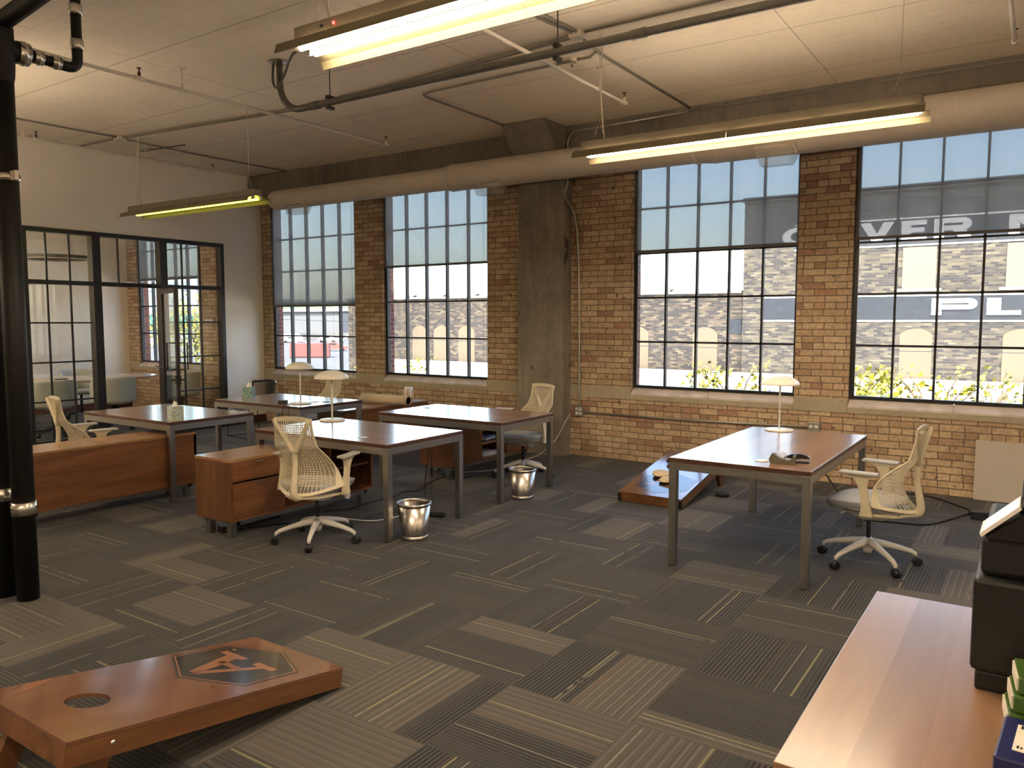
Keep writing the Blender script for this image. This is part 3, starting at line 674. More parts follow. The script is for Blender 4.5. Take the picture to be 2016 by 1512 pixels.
def chair_copy(label, loc, rz, turn=0):
    r = dup(c1, label, loc, rz)
    for c in r.children:
        if c.name.startswith(('star_base', 'caster')): c.rotation_euler = (0, 0, math.radians(turn))
    return r
chair_copy('ivory mesh chair in profile at the desk standing alone at right', (-.915, 5.69, 0), math.radians(85), 10)
chair_copy('ivory mesh chair facing the camera beside the concrete pier', (-4.48, 6.85, 0), math.radians(170), -16)
chair_copy('ivory mesh chair behind the plain-backed credenza at far left', (-7.26, 3.80, 0), math.radians(-10))
chair_copy('ivory mesh chair half hidden between the farthest desk and the window', (-7.42, 6.62, 0), math.radians(172))

# ------------------------------------------------------------------ black sled-base chair
t = thing('guest_chair', 'black mesh guest chair with wire sled legs in the far corner', 'chair', (-9.25, 7.12, 0), math.radians(172))
def gb(u, v):
    x = -.30+.60*u; zz = .47+.30*v - .012*math.cos(u*2*PI)*v; return (x, -.25-.05*v+.12*(2*u-1)**2, zz)
m = MB()
n_ = 46
for i in range(n_):
    p = [gb(i/(n_-1), k/8) for k in range(9)]; m.tube(p, .0042, 5)
m.build('backrest', M['black_mesh'], t)
m = MB(); m.tube([gb(k/20, 1) for k in range(21)], .016, 8); m.tube([gb(k/20, 0) for k in range(21)], .012, 8); m.tube([gb(0, k/6) for k in range(7)], .013, 8); m.tube([gb(1, k/6) for k in range(7)], .013, 8); m.build('back_frame', M['black_plastic'], t)
MB().grid(lambda u, v: (-.25+.5*u, -.22+.46*v, .44-.015*math.sin(u*PI)-.03*v*v*v), 12, 10).build('seat', M['black_mesh'], t)
for sx in (-1, 1):
    MB().tube(smooth_path([(sx*.24,.20,.43),(sx*.27,.23,.22),(sx*.28,.24,.03),(sx*.28,.20,.008),(sx*.28,-.22,.008),(sx*.28,-.25,.04),(sx*.26,-.22,.30),(sx*.24,-.20,.43)], 4), .006, 8).build('sled_leg', M['black_steel'], t)
MB().tube([(-.28,.23,.009),(.28,.23,.009)], .006, 8).build('crossbar', M['black_steel'], t)

# ------------------------------------------------------------------ mushroom lamps
def make_lamp(label, loc):
    t = thing('table_lamp', label, 'lamp', loc, 0, 'white mushroom desk lamps')
    MB().lathe([(.0,0),(.112,0),(.115,.003),(.115,.010),(.110,.013),(.012,.014),(.0,.014)], n=40, cap=False).build('lamp_base', M['lamp_metal'], t)
    MB().tube([(0,0,.012),(0,0,.43)], .0085, 14).build('lamp_stem', M['lamp_metal'], t)
    pr = [(.155*math.sin(a), .385+.075*math.cos(a)**1.15) for a in [i/14*PI/2 for i in range(15)]]
    inn = [(r*.98, h-.004) for r, h in reversed(pr)]
    MB().lathe([(max(r,.0005), h) for r, h in pr+inn], n=44, cap=False).build('lamp_shade', M['lamp_metal'], t)
    return t
l1 = make_lamp('white mushroom lamp on the far desk below the leftmost brick-wall window', (-6.70, 5.785, .737))
dup(l1, 'white mushroom lamp on the desk behind the front ivory chair', (-5.34, 4.975, .737))
dup(l1, 'white mushroom lamp on the desk standing alone at right', (-1.775, 6.60, .737))

# ------------------------------------------------------------------ tissue boxes
def leafy(name, bg, a, b):
    t = NT(name); o = t.objc(); v = t.new('ShaderNodeTexVoronoi'); t.link(t.vmul(o, (1,1,.7)), v.inputs['Vector']); v.inputs['Scale'].default_value = 55
    w = t.noise(o, 70, 2); t.color(t.mix(t.math('LESS_THAN', v.outputs[0], .34), t.mix(t.step(w, .5, .56), (*bg, 1), (*a, 1)), (*b, 1))); t.rough(.5); return t.m
def make_tissue(label, loc, rz, mat):
    t = thing('tissue_box', label, 'tissue box', loc, rz, 'cube tissue boxes')
    MB().box(-.055,.055,-.055,.055,0,.125,.001).build('carton', mat, t)
    r = random.Random(3)
    def fn(u, v):
        a = 2*PI*u; rr = (.03*(1-v)**.7+.012*v)*(1+.35*math.sin(3*a+2*v)); return (rr*math.cos(a)+.012*v, rr*math.sin(a)*.6, .124+.045*v+.008*math.sin(2*a)*v)
    MB().grid(fn, 24, 6).build('tissue', M['white_plastic'], t, recalc=False); return t
make_tissue('pale tissue box at the near corner of the left desk', (-6.575, 4.205, .737), math.radians(-12), leafy('leaf_print_pale', (.62,.68,.64), (.25,.42,.46), (.42,.46,.14)))
make_tissue('green and yellow tissue box on the farthest desk', (-7.755, 5.915, .737), math.radians(30), leafy('leaf_print_green', (.30,.50,.50), (.05,.12,.12), (.46,.44,.06)))
make_tissue('pale tissue box on the meeting room table', (-12.9, 5.65, .74), .2, leafy('leaf_print_grey', (.6,.66,.66), (.4,.5,.5), (.55,.6,.6)))

# ------------------------------------------------------------------ wastebaskets
def make_bin(label, loc):
    t = thing('wastebasket', label, 'wastebasket', loc, 0, 'polished steel wastebaskets')
    MB().lathe([(.0,.004),(.098,.004),(.102,.02),(.101,.045),(.126,.268),(.122,.268),(.099,.05),(.0,.012)], n=48, cap=False).build('bucket', M['bin'], t)
    MB().lathe([(.120,.262),(.131,.262),(.134,.270),(.131,.279),(.122,.279),(.120,.272),(.120,.262)], n=48, cap=False).build('rim', M['bin'], t)
    MB().lathe([(.0,0),(.103,0),(.105,.004),(.105,.030),(.100,.034),(.098,.03),(.0,.003)], n=48, cap=False).build('foot_ring', M['bin'], t)
    return t
b1 = make_bin('steel wastebasket beside the nearest leg of the front desk', (-3.885, 4.43, 0))
dup(b1, 'steel wastebasket beside the leg of the desk by the pier', (-3.945, 6.02, 0))

# ------------------------------------------------------------------ cornhole boards (low end at local y=0, rising towards +y)
def ribbon2d(pts, w):
    out = []
    for (x0, y0), (x1, y1) in zip(pts, pts[1:]):
        d = math.hypot(x1-x0, y1-y0); nx, ny = -(y1-y0)/d*w/2, (x1-x0)/d*w/2
        out.append([(x0+nx,y0+ny),(x0-nx,y0-ny),(x1-nx,y1-ny),(x1+nx,y1+ny)])
    return out
def make_board(label, loc, rz, capped):
    t = thing('cornhole_board', label, 'cornhole board', loc, rz, 'cornhole boards on the carpet')
    W2, LN, D = .305, 1.22, .088; th = math.asin(.205/1.22); cs, sn = math.cos(th), math.sin(th)
    def tr(o): o.rotation_euler = (th, 0, 0); o.location = (0, 0.0, .006); return o
    holec = (0, .99); R = .076; N = 40; mb = MB(); z0, z1 = D-.014, D
    # deck with a round hole
    sq = []
    for k in range(N):
        a = 2*PI*k/N + PI/4; c, s = math.cos(a), math.sin(a); m_ = max(abs(c), abs(s)); q = .20; sq.append((holec[0]+q*c/m_, holec[1]+q*s/m_))
    ci = [(holec[0]+R*math.cos(2*PI*k/N+PI/4), holec[1]+R*math.sin(2*PI*k/N+PI/4)) for k in range(N)]
    for z, fl in ((z1, 0), (z0, 1)):
        A = [mb.bm.verts.new((*p, z)) for p in sq]; B = [mb.bm.verts.new((*p, z)) for p in ci]
        for k in range(N): mb._f([A[k], A[(k+1)%N], B[(k+1)%N], B[k]])
        if z == z1: BT = B
        else:
            for k in range(N): mb._f([BT[k], BT[(k+1)%N], B[(k+1)%N], B[k]])
    mb.box(-W2, W2, 0, .79, z0, z1); mb.box(-W2, -.20, .79, 1.19, z0, z1); mb.box(.20, W2, .79, 1.19, z0, z1); mb.box(-W2, W2, 1.19, LN, z0, z1)
    tr(mb.build('deck', M['board_top'], t))
    s = MB(); s.box(-W2, -W2+.035, 0, LN, 0, z0-.001); s.box(W2-.035, W2, 0, LN, 0, z0-.001); s.box(-W2+.035, W2-.035, 0, .035, 0, z0-.001); s.box(-W2+.035, W2-.035, LN-.035, LN, 0, z0-.001)
    tr(s.build('side_frame', M['board_side'], t))
    # emblem near the low end
    e = MB(); ec = (0.02, .335)
    def hx(sc): return [(ec[0]+sc*x, ec[1]+sc*y) for x, y in ((-.253,-.142),(0,-.28),(.253,-.142),(.253,.142),(0,.28),(-.253,.142))]
    e.prism(hx(1.0), z1+.0006, z1+.0010, 'xy'); e.mi = 1; e.prism(hx(.955), z1+.0010, z1+.0013, 'xy'); e.mi = 0; e.prism(hx(.93), z1+.0013, z1+.0016, 'xy')
    e.mi = 1; ec = (.02, .385); Z0, Z1 = z1+.0016, z1+.0020
    def PP(pts): e.prism([(ec[0]+x*1.12, ec[1]+y*1.12) for x, y in pts], Z0, Z1, 'xy')
    PP([(-.015,.135),(.03,.135),(.11,-.09),(.045,-.09)]); PP([(-.015,.135),(.02,.135),(-.085,-.09),(-.115,-.09)])
    PP([(-.07,-.035),(.06,-.035),(.06,-.003),(-.055,-.003)]); PP([(-.155,-.09),(-.155,-.125),(-.045,-.125),(-.045,-.09)]); PP([(.02,-.09),(.02,-.125),(.155,-.125),(.155,-.09)])
    PP([(-.16,.16),(-.15,.16),(-.15,.17),(-.16,.17)]); PP([(.14,-.16),(.16,-.16),(.16,-.15),(.14,-.15)])
    tr(e.build('hexagon_emblem', [M['emblem'], M['emblem_wood']], t))
    g = MB()
    for k, (r0, r1) in enumerate(()):
        A = []
        for i in range(11):
            a = math.radians(195+ (70-8*k)*i/10); A.append((r1*math.cos(a), r1*math.sin(a)))
        for i in range(10, -1, -1):
            a = math.radians(195+ (70-8*k)*i/10); A.append((r0*math.cos(a), r0*math.sin(a)))
        g.prism([(.32-x-.10 - .02, 1.20+y*.9+.08) if False else (-(-.24)-.0+x*.8, 1.24+y*.8) for x, y in A], z1+.0006, z1+.0012, 'xy')
    for pts, wd in (([(.303,.965),(.282,1.02),(.252,1.08),(.215,1.135)], (.020,.036,.026,.004)), ([(.303,1.02),(.285,1.06),(.262,1.10),(.232,1.145)], (.022,.018,.012,.003)), ([(.303,1.085),(.292,1.10),(.27,1.125)], (.006,.005,.002))):
        lft, rgt = [], []
        for i, (x, y) in enumerate(pts):
            w_2 = wd[i]/2; lft.append((min(.303, x+w_2*.9), y+w_2*.5)); rgt.append((x-w_2*.9, y-w_2*.5))
        for i in range(len(pts)-1): g.prism([lft[i], rgt[i], rgt[i+1], lft[i+1]], z1+.0006, z1+.0012, 'xy')
    tr(g.build('swirl_emblem', M['emblem_wood'], t))
    for sx in (-1, 1):
        x = sx*(W2-.055); top = Vector((0, (LN-.16)*cs - .045*sn, (LN-.16)*sn+.045*cs)); 
        lg = MB(); a = top; bz = .0; b_ = Vector((0, a.y+.125, bz))
        lg.hexa([(x-.019,b_.y-.045,0),(x+.019,b_.y-.045,0),(x+.019,b_.y+.045,0),(x-.019,b_.y+.045,0),(x-.019,a.y-.042,a.z-.01),(x+.019,a.y-.042,a.z-.01),(x+.019,a.y+.042,a.z+.02),(x-.019,a.y+.042,a.z+.02)])
        lg.build('leg', M['board_side'], t)
        bt = MB(); bt.sphere((sx*(W2+.001), LN-.16, .045), .010, 6, (.5,1,1)); tr(bt.build('bolt', M['clamp'], t))
    if capped:
        for a_, b_ in ((-W2-.002, -W2+.03), (W2-.035, W2+.002)): tr(MB().box(a_, b_, -.003, .02, 0, z0).build('corner_plate', M['black_steel'], t))
    return t
make_board('cornhole board with hexagon letter A emblem lying nearest the camera', (-2.848, 2.39, 0), PI, False)
make_board('cornhole board holding bean bags beside the desk standing alone', (-2.84, 6.405, 0), 0, True)
def bag(label, loc, rz, mat, s=1.0, grp=None):
    def fn(u, v):
        a = 2*PI*u; b = PI*(v-.5); cx = math.cos(a); sy = math.sin(a); n = 3.0
        X = abs(cx)**(2/n)*math.copysign(1,cx); Y = abs(sy)**(2/n)*math.copysign(1,sy); r = math.cos(b)**.6
        return (.078*s*X*r, .078*s*Y*r, .024+.024*math.sin(b)*(1-.25*(X*X+Y*Y)*r)+.003*math.sin(5*a)*r)
    m = MB(); m.grid(fn, 40, 14); bmesh.ops.remove_doubles(m.bm, verts=m.bm.verts, dist=1e-5)
    o = m.build('bean_bag', mat, None, loc, rz); tag(o, label, 'bean bag', 'cornhole bean bags'); return o
def on_board(x, y): th = math.asin(.205/1.22); return (-2.84+x, 6.405+y*math.cos(th)-.088*math.sin(th), y*math.sin(th)+.088*math.cos(th)+.007)
for lb, x, y, r, mt in (('tan bean bag farther up the board beside the lone desk', -.10, .50, .35, 'cardboard_tan'), ('tan bean bag lying closer to the hexagon emblem', .03, .37, -.25, 'cardboard_tan')):
    o = bag(lb, on_board(x, y), r, M[mt]); o.rotation_euler = (math.asin(.205/1.22), 0, r)
o = bag('black bean bag over the upper end of the far board', on_board(-.10, .88), .1, M['dark_canvas'], 1.15); o.rotation_euler = (math.asin(.205/1.22), .05, .1)
bag('black bean bag on the carpet under the far board', (-2.42, 7.12, 0), .5, M['dark_canvas'], .8)

# ------------------------------------------------------------------ small things on desks
t = thing('tape_dispenser', 'beige tape dispenser on the desk standing alone', 'tape dispenser', (-1.33, 5.065, .737), math.radians(6))
m = MB(); prof = [(-.075,0),(-.085,.03),(-.068,.066),(-.045,.060),(-.015,.038),(.02,.030),(.045,.034),(.062,.055),(.075,.058),(.072,.0)]
m.prism(prof, -.028, .028, 'xz'); m.build('housing', M['tape'], t)
MB().lathe([(.012,-.010),(.027,-.010),(.027,.010),(.012,.010)], (-.005,0,.050), 20, 'y').build('tape_roll', M['clear'], t)
MB().box(.066,.078,-.012,.012,.055,.062).build('cutter', M['clamp'], t)
t = thing('stapler', 'black stapler lying behind the tape dispenser', 'stapler', (-1.27, 5.17, .737), math.radians(10))
MB().box(-.08,.075,-.018,.018,0,.010,.003).build('stapler_base', M['black_plastic'], t)
MB().box(-.03,.07,-.010,.010,.016,.028).build('magazine_rail', M['clamp'], t)
m = MB(); m.prism([(-.085,.012),(-.08,.035),(-.04,.052),(.02,.058),(.06,.050),(.078,.034),(.075,.028),(-.06,.026)], -.017, .017, 'xz'); m.build('stapler_arm', M['black_plastic'], t)
tag(MB().lathe([(.0,0),(.044,0),(.045,.002),(.044,.004),(.0,.004)], n=32, cap=False).build('coaster', M['white_plastic'], None, (-1.475, 5.10, .7372)), 'pale round coaster left of the tape dispenser', 'coaster')
for k, (lb, x, y) in enumerate((('pinkish coaster nearer the lamp base on the farthest desk', -6.70, 5.99), ('dark coaster right of the pinkish one on the farthest desk', -6.60, 6.06))):
    tag(MB().lathe([(.0,0),(.044,0),(.045,.003),(.0,.005)], n=28, cap=False).build('coaster', plain('coaster_%d' % k, [(.55,.30,.28),(.10,.06,.12)][k], .5), None, (x, y, .7372)), lb, 'coaster', 'coasters beside the far lamp')
t = thing('charger_hub', 'black desktop power hub with cables by the far lamp', 'power hub', (-6.84, 5.66, .737), .3)
MB().box(-.045,.045,-.03,.03,0,.042,.004).build('hub_body', M['black_plastic'], t); MB().box(-.04,.04,-.025,.025,.042,.044).build('hub_top', plain('hub_grey_top', (.3,.3,.28), .4), t)
def cable(name, label, pts, r=.004, mat='black_rubber', cat='cable', group=None, k=6):
    o = MB().tube(smooth_path(pts, k), r, 7).build(name, M[mat]); return tag(o, label, cat, group)
cable('power_cable', 'black cable hanging off the front edge of the farthest desk', [(-6.80,5.64,.745),(-6.74,5.58,.748),(-6.70,5.535,.742),(-6.695,5.525,.68),(-6.69,5.53,.45),(-6.64,5.6,.33),(-6.55,5.70,.35)])
cable('power_cable', 'thin black cable looping below the farthest desk lamp', [(-6.72,5.62,.742),(-6.66,5.60,.748),(-6.60,5.535,.742),(-6.595,5.525,.60),(-6.62,5.58,.40),(-6.70,5.66,.28)], .003)
cable('white_cable', 'white cable coiled beside the power hub', [(-6.78,5.68,.742),(-6.73,5.70,.744),(-6.70,5.66,.744),(-6.74,5.63,.744),(-6.76,5.66,.744)], .003, 'white_plastic')

t = thing('paper_roll', 'large roll of cream drawing paper on the window credenza', 'paper roll', (-6.72, 7.14, .611), math.radians(3))
m = MB(); 
sp = []
for i in range(90):
    a = i/90*2*PI*2.6; r = .058-.010*i/90; sp.append((r*math.cos(a), r*math.sin(a)))
A = [m.bm.verts.new((-.37, x, .06+z)) for x, z in sp]; B = [m.bm.verts.new((.37, x, .06+z)) for x, z in sp]
for a, b, c, d in zip(A, A[1:], B[1:], B): m._f([a, b, c, d], True)
o = m.build('rolled_sheets', plain('cream_paper_roll', (.62,.52,.36), .7, var=.03), t, recalc=False); md = o.modifiers.new('t', 'SOLIDIFY'); md.thickness = .0012
MB().lathe([(.043,-.365),(.047,-.365),(.047,.366),(.043,.366)], (0,0,.06), 32, 'x', cap=False).build('inner_tube', M['black_plastic'], t)
t = thing('cup', 'white cup in a wooden slatted holder on the window credenza', 'cup', (-6.91, 7.79, .611))
MB().lathe([(.0,.01),(.052,.01),(.054,.03),(.055,.155),(.052,.155),(.050,.03),(.0,.02)], n=32, cap=False).build('cup_body', M['white_plastic'], t)
for k in range(4):
    a = PI/2*k+.5; m = MB(); m.box(.056,.074,-.010,.010,0,.125); o = m.build('wooden_strut', wood('pale_wood_strut', (.50,.34,.20), (.68,.50,.32), 'z'), t); o.rotation_euler = (0,0,a)

# ------------------------------------------------------------------ floor cables, adapters
t = thing('power_adapter', 'black laptop adapter on the carpet below the front desk', 'power adapter', (-4.16, 5.02, 0), .35)
MB().box(-.075,.075,-.035,.035,0,.032,.006).build('adapter_body', M['black_plastic'], t)
m = MB()
for k in range(5): m.tube([(-.13+.045*math.cos(a)+.008*k, .02+.03*math.sin(a+k), .012+.008*k) for a in [i/10*2*PI for i in range(11)]], .0035, 6)
m.build('coiled_cord', M['black_rubber'], t)
cable('power_cable', 'black cable dropping from the front desk to its adapter', [(-4.30,5.05,.70),(-4.28,5.06,.5),(-4.33,5.08,.25),(-4.31,5.07,.08),(-4.26,5.05,.03)], .0035)
cable('power_cable', 'second thin cable dropping beside the first from the front desk', [(-4.27,5.06,.70),(-4.25,5.07,.45),(-4.27,5.09,.25),(-4.22,5.06,.10),(-4.20,5.04,.035)], .003)
cable('power_cable', 'long black cable running on the carpet between the two desk rows', [(-5.06,4.62,.006),(-4.95,4.80,.006),(-4.98,5.05,.006),(-4.95,5.35,.006),(-5.02,5.55,.006),(-4.94,5.70,.006),(-5.05,5.95,.006),(-5.15,6.30,.006),(-5.05,6.45,.006)], .005)
cable('power_cable', 'loop of black cable around the leg of the desk by the pier', [(-5.15,6.35,.008),(-5.0,6.28,.01),(-4.92,6.38,.012),(-5.03,6.48,.01),(-5.12,6.40,.02),(-5.0,6.32,.015),(-4.9,6.5,.01)], .005)
cable('white_cable', 'white cord curving on the carpet behind the front ivory chair', [(-4.95,4.35,.006),(-4.72,4.45,.03),(-4.50,4.60,.006),(-4.42,4.85,.006),(-4.55,5.0,.006)], .004, 'white_plastic')
cable('white_cable', 'white cord hanging from the pier outlet down to the carpet', [(-4.625,8.09,.535),(-4.66,8.02,.42),(-4.75,7.95,.22),(-4.90,7.88,.06),(-5.0,7.85,.008),(-4.98,7.6,.006),(-4.9,7.2,.006),(-4.95,6.9,.006),(-5.2,6.6,.006)], .0045, 'white_plastic')
cable('power_cable', 'black cable on the carpet along the brick wall at right', [(-1.12,8.12,.008),(-.9,8.18,.008),(-.72,8.10,.008),(-.55,7.90,.008),(-.42,7.75,.008),(-.35,7.72,.008)], .009)
cable('power_cable', 'thick black cable from the lone desk to the wall pile at right', [(-1.16,6.90,.006),(-.95,6.95,.008),(-.72,7.0,.008),(-.6,7.2,.01),(-.45,7.55,.02),(-.36,7.66,.03)], .009)
cable('power_cable', 'black cable hanging under the back of the lone desk', [(-1.62,6.68,.66),(-1.52,6.75,.50),(-1.40,6.85,.30),(-1.28,6.95,.10),(-1.15,7.0,.008)], .005)
t = thing('cable_pile', 'heap of black adapters and cords on the carpet by the white panel', 'adapters', (-.36, 7.60, 0), .4)
MB().box(-.08,.08,-.04,.04,0,.045,.006).build('adapter_body', M['black_plastic'], t)
m = MB()
for k in range(4): m.tube([(-.04+.08*math.cos(a), -.12+.05*math.sin(a+k*.5), .012+.009*k) for a in [i/12*2*PI for i in range(13)]], .005, 6)
m.build('coiled_cord', M['black_rubber'], t)
t = thing('tripod_feet', 'folded black metal stand lying under the two-drawer credenza', 'folded stand', (-5.24, 3.72, 0), math.radians(-10))
for k, (x, y) in enumerate(((-.02,.50),(.20,.46))): MB().tube([(0,0,.02),(x,y,.03)], .012, 8).build('leg', M['black_steel'], t)
MB().box(-.03,.05,-.03,.04,0,.05,.005).build('clamp_head', M['black_plastic'], t)

# ------------------------------------------------------------------ wall things
t = thing('outlet_box', 'four-gang outlet box beside the concrete pier', 'electrical outlet', (-4.615, WY, .545))
MB().box(-.052,.052,-.05,0,-.055,.055,.003).build('outlet_housing', M['conduit_steel'], t)
for sx in (-1,1):
    for sz in (-1,1): MB().lathe([(.0,0),(.017,0),(.017,-.006),(.0,-.007)], (sx*.024,-.050,sz*.025), 16, 'y', cap=False).build('socket', M['white_plastic'], t)
t = thing('outlet_box', 'double outlet box on the brick wall behind the lone desk', 'electrical outlet', (-1.885, WY, .565))
MB().box(-.06,.06,-.045,0,-.045,.045,.003).build('outlet_housing', M['conduit_steel'], t)
for sx in (-1,1): MB().lathe([(.0,0),(.018,0),(.018,-.006),(.0,-.007)], (sx*.026,-.045,0), 16, 'y', cap=False).build('socket', M['white_plastic'], t)
tag(MB().tube([(-4.56,8.305,.54),(-3.2,8.305,.535),(-1.95,8.305,.56)], .0115, 10).build('wall_conduit', M['conduit_steel']), 'horizontal steel conduit low on the brick wall between outlets', 'conduit')
tag(MB().tube(smooth_path([(-4.62,8.30,.60),(-4.62,8.30,1.0),(-4.665,8.31,2.7),(-4.70,8.07,3.10),(-4.665,8.07,3.25),(-4.665,8.07,3.62)], 4)+arc((-4.545,8.07,3.70),.12,180,90,8)+[(-3.2,8.07,3.845)], .0125, 10).build('wall_conduit', M['conduit_steel']), 'vertical steel conduit beside the concrete pier bending along the beam', 'conduit')
tag(MB().box(0,1.0,0,.02,.006,.555).build('whiteboard_panel', plain('cream_panel', (.52,.475,.42), .5, var=.02), None, (-.455, 8.27, 0)), 'plain cream panel standing against the brick wall at right', 'panel')
t = thing('outlet_box', 'outlet box below the meeting room window', 'electrical outlet', (-12.6, WY, .48)); MB().box(-.055,.055,-.05,0,-.055,.055).build('outlet_housing', M['conduit_steel'], t)
tag(MB().tube([(-12.55,8.30,.48),(-10.7,8.30,.48)], .012, 8).build('wall_conduit', M['conduit_steel']), 'steel conduit low on the meeting room brick wall', 'conduit')

# ------------------------------------------------------------------ duct and registers
t = thing('air_duct', 'long cream spiral air duct hung below the concrete beam', 'air duct', (0, 7.9, 3.43))
MB().lathe([(.0,-9.66),(.09,-9.66),(.125,-9.64),(.142,-9.58),(.142,-6.33)], n=40, axis='x', cap=False).build('duct_section', M['duct'], t)
MB().lathe([(.142,-6.34),(.150,-6.30),(.166,-6.24),(.166,-3.06),(.172,-3.0),(.172,-2.95)], n=40, axis='x', cap=False).build('duct_section', M['duct'], t)
MB().lathe([(.172,-2.97),(.180,-2.9),(.186,-2.84),(.186,6.9)], n=40, axis='x', cap=False).build('duct_section', M['duct'], t)
for x, r in ((-6.32,.1465),(-6.22,.1685),(-3.03,.1745),(-2.83,.1885)): MB().lathe([(r-.006,-.02),(r,-.016),(r,.016),(r-.006,.02)], (x,0,0), 40, 'x', cap=False).build('joint_band', M['duct'], t)
def hang(t, x, r):
    MB().tube([(x,0,CZ-3.43),(x,0,r+.10)], .002, 6).build('hanger_wire', M['clamp'], t)
    m = MB(); m.tube([(x,0,r+.10),(x-.045,0,r-.005)], .0018, 6); m.tube([(x,0,r+.10),(x+.045,0,r-.005)], .0018, 6); m.build('hanger_loop', M['clamp'], t)
for x, r in ((-8.7,.142),(-5.35,.166),(-2.35,.186),(1.2,.186)): hang(t, x, r)
def register(label, x, r):
    t = thing('air_register', label, 'air register', (x, 7.9, 3.43), 0, 'air registers under the duct'); a = math.radians(38)
    m = MB(); m.box(-.20,.20,-.055,.055,-.012,.012,.003); o = m.build('register_frame', M['white_paint'], t); o.rotation_euler = (-a,0,0); o.location = (0,-math.sin(a)*(r+.004),-math.cos(a)*(r+.004))
    d = MB(); d.hexa([(-.14,-.15,-r-.105),(.14,-.15,-r-.105),(.14,.02,-r-.10),(-.14,.02,-r-.10),(-.18,-.155,-r+.03),(.18,-.155,-r+.03),(.18,.05,-r+.005),(-.18,.05,-r+.005)])
    d.build('clear_deflector', M['clear'], t)
register('leftmost air register with clear deflector, above the leftmost brick-wall window', -9.05, .142)
register('air register with clear deflector left of the concrete pier', -5.62, .166)
register('air register with clear deflector over the window right of the pier', -2.20, .186)

# ------------------------------------------------------------------ fluorescent fixtures (length along x)
def make_fixture(label, x0, yc, zl, tube, cords=True, led=False, slot=.100):
    L = 2.44; t = thing('fluorescent_fixture', label, 'light fixture', (x0, yc, zl), 0, 'hanging fluorescent fixtures')
    MB().box(.03, L-.03, -.058, .058, .05, .115, .002).build('housing', M['fixture'], t)
    m = MB()
    for s in (-1, 1):
        zi = .052 if slot < .07 else .042; p = [(s*slot,zi),(s*slot,zi-.006),(s*.136,.012),(s*.150,-.022),(s*.155,-.022),(s*.141,.021)]
        m.prism(p if s > 0 else p[::-1], 0, L/2-.001, 'yz'); m.prism(p if s > 0 else p[::-1], L/2+.001, L, 'yz')
    for x in (.02, .62, L/2-.015, L-.65, L-.05): m.box(x, x+.03, -slot-.002, slot+.002, zi-.006, zi)
    m.build('reflector', M['reflector'], t)
    for s in (-1, 1):
        MB().tube([(.06,s*.046,.022),(L-.06,s*.046,.022)], .0165, 14).build('fluorescent_tube', M[tube], t)
    for s in (-1, 1):
        for x in (.035, L-.065): MB().box(x, x+.03, s*.046-.014, s*.046+.014, .008, .052).build('lamp_holder', M['white_plastic'], t)
    top = CZ - zl
    for x in (.16, L-.16):
        MB().tube([(x,0,top),(x,0,.20+.06)], .0028, 6).build('hanger_cable', M['white_paint'], t)
        m = MB(); m.tube([(x,0,.26),(x-.055,0,.115)], .0018, 6); m.tube([(x,0,.26),(x+.055,0,.115)], .0018, 6); m.build('hanger_loop', M['clamp'], t)
    if cords: MB().tube(smooth_path([(.20,.02,.115),(.185,.01,.25),(.165,.015,.50),(.17,.02,.80),(.165,.03,top-.03)], 5), .0055, 7).build('power_cord', M['white_paint'], t)
    if led: MB().sphere((.30,-.060,.085), .007, 5).build('indicator_light', M['led_red'], t); MB().lathe([(.0,0),(.010,0),(.010,-.003),(.0,-.003)], (.22,-.058,.085), 12, 'y', cap=False).build('switch', M['black_plastic'], t)
    return t
make_fixture('brightest fluorescent fixture, cut by the top edge of the picture', -3.05, 2.675, 2.925, 'tube_warm', led=True)
make_fixture('warm white fluorescent fixture hanging in front of the duct at right', -3.085, 5.545, 2.925, 'tube_warm')
make_fixture('dim greenish-yellow fluorescent fixture before the white wall', -9.40, 5.51, 2.925, 'tube_dim', slot=.058)
for k, (x, y, lb) in enumerate(((3.4,5.545,'added unseen fluorescent fixture right of the third row'),(3.4,2.675,'added unseen fluorescent fixture right of the front row'),(-9.4,2.675,'added unseen fluorescent fixture left of the front row'),(-3.05,-.3,'added fluorescent fixture behind the camera, middle'),(3.4,-.3,'added fluorescent fixture behind the camera, right'),(-9.4,-.3,'added fluorescent fixture behind the camera, left'),(-3.05,-3.2,'added fluorescent fixture farthest behind the camera, middle'),(3.4,-3.2,'added fluorescent fixture farthest behind the camera, right'),(-13.9,3.6,'hidden fluorescent fixture added to brighten the meeting room'))):
    make_fixture(lb, x, y, 2.925, 'tube_warm', cords=False)  # unseen fixtures, added to brighten the main room and the meeting room

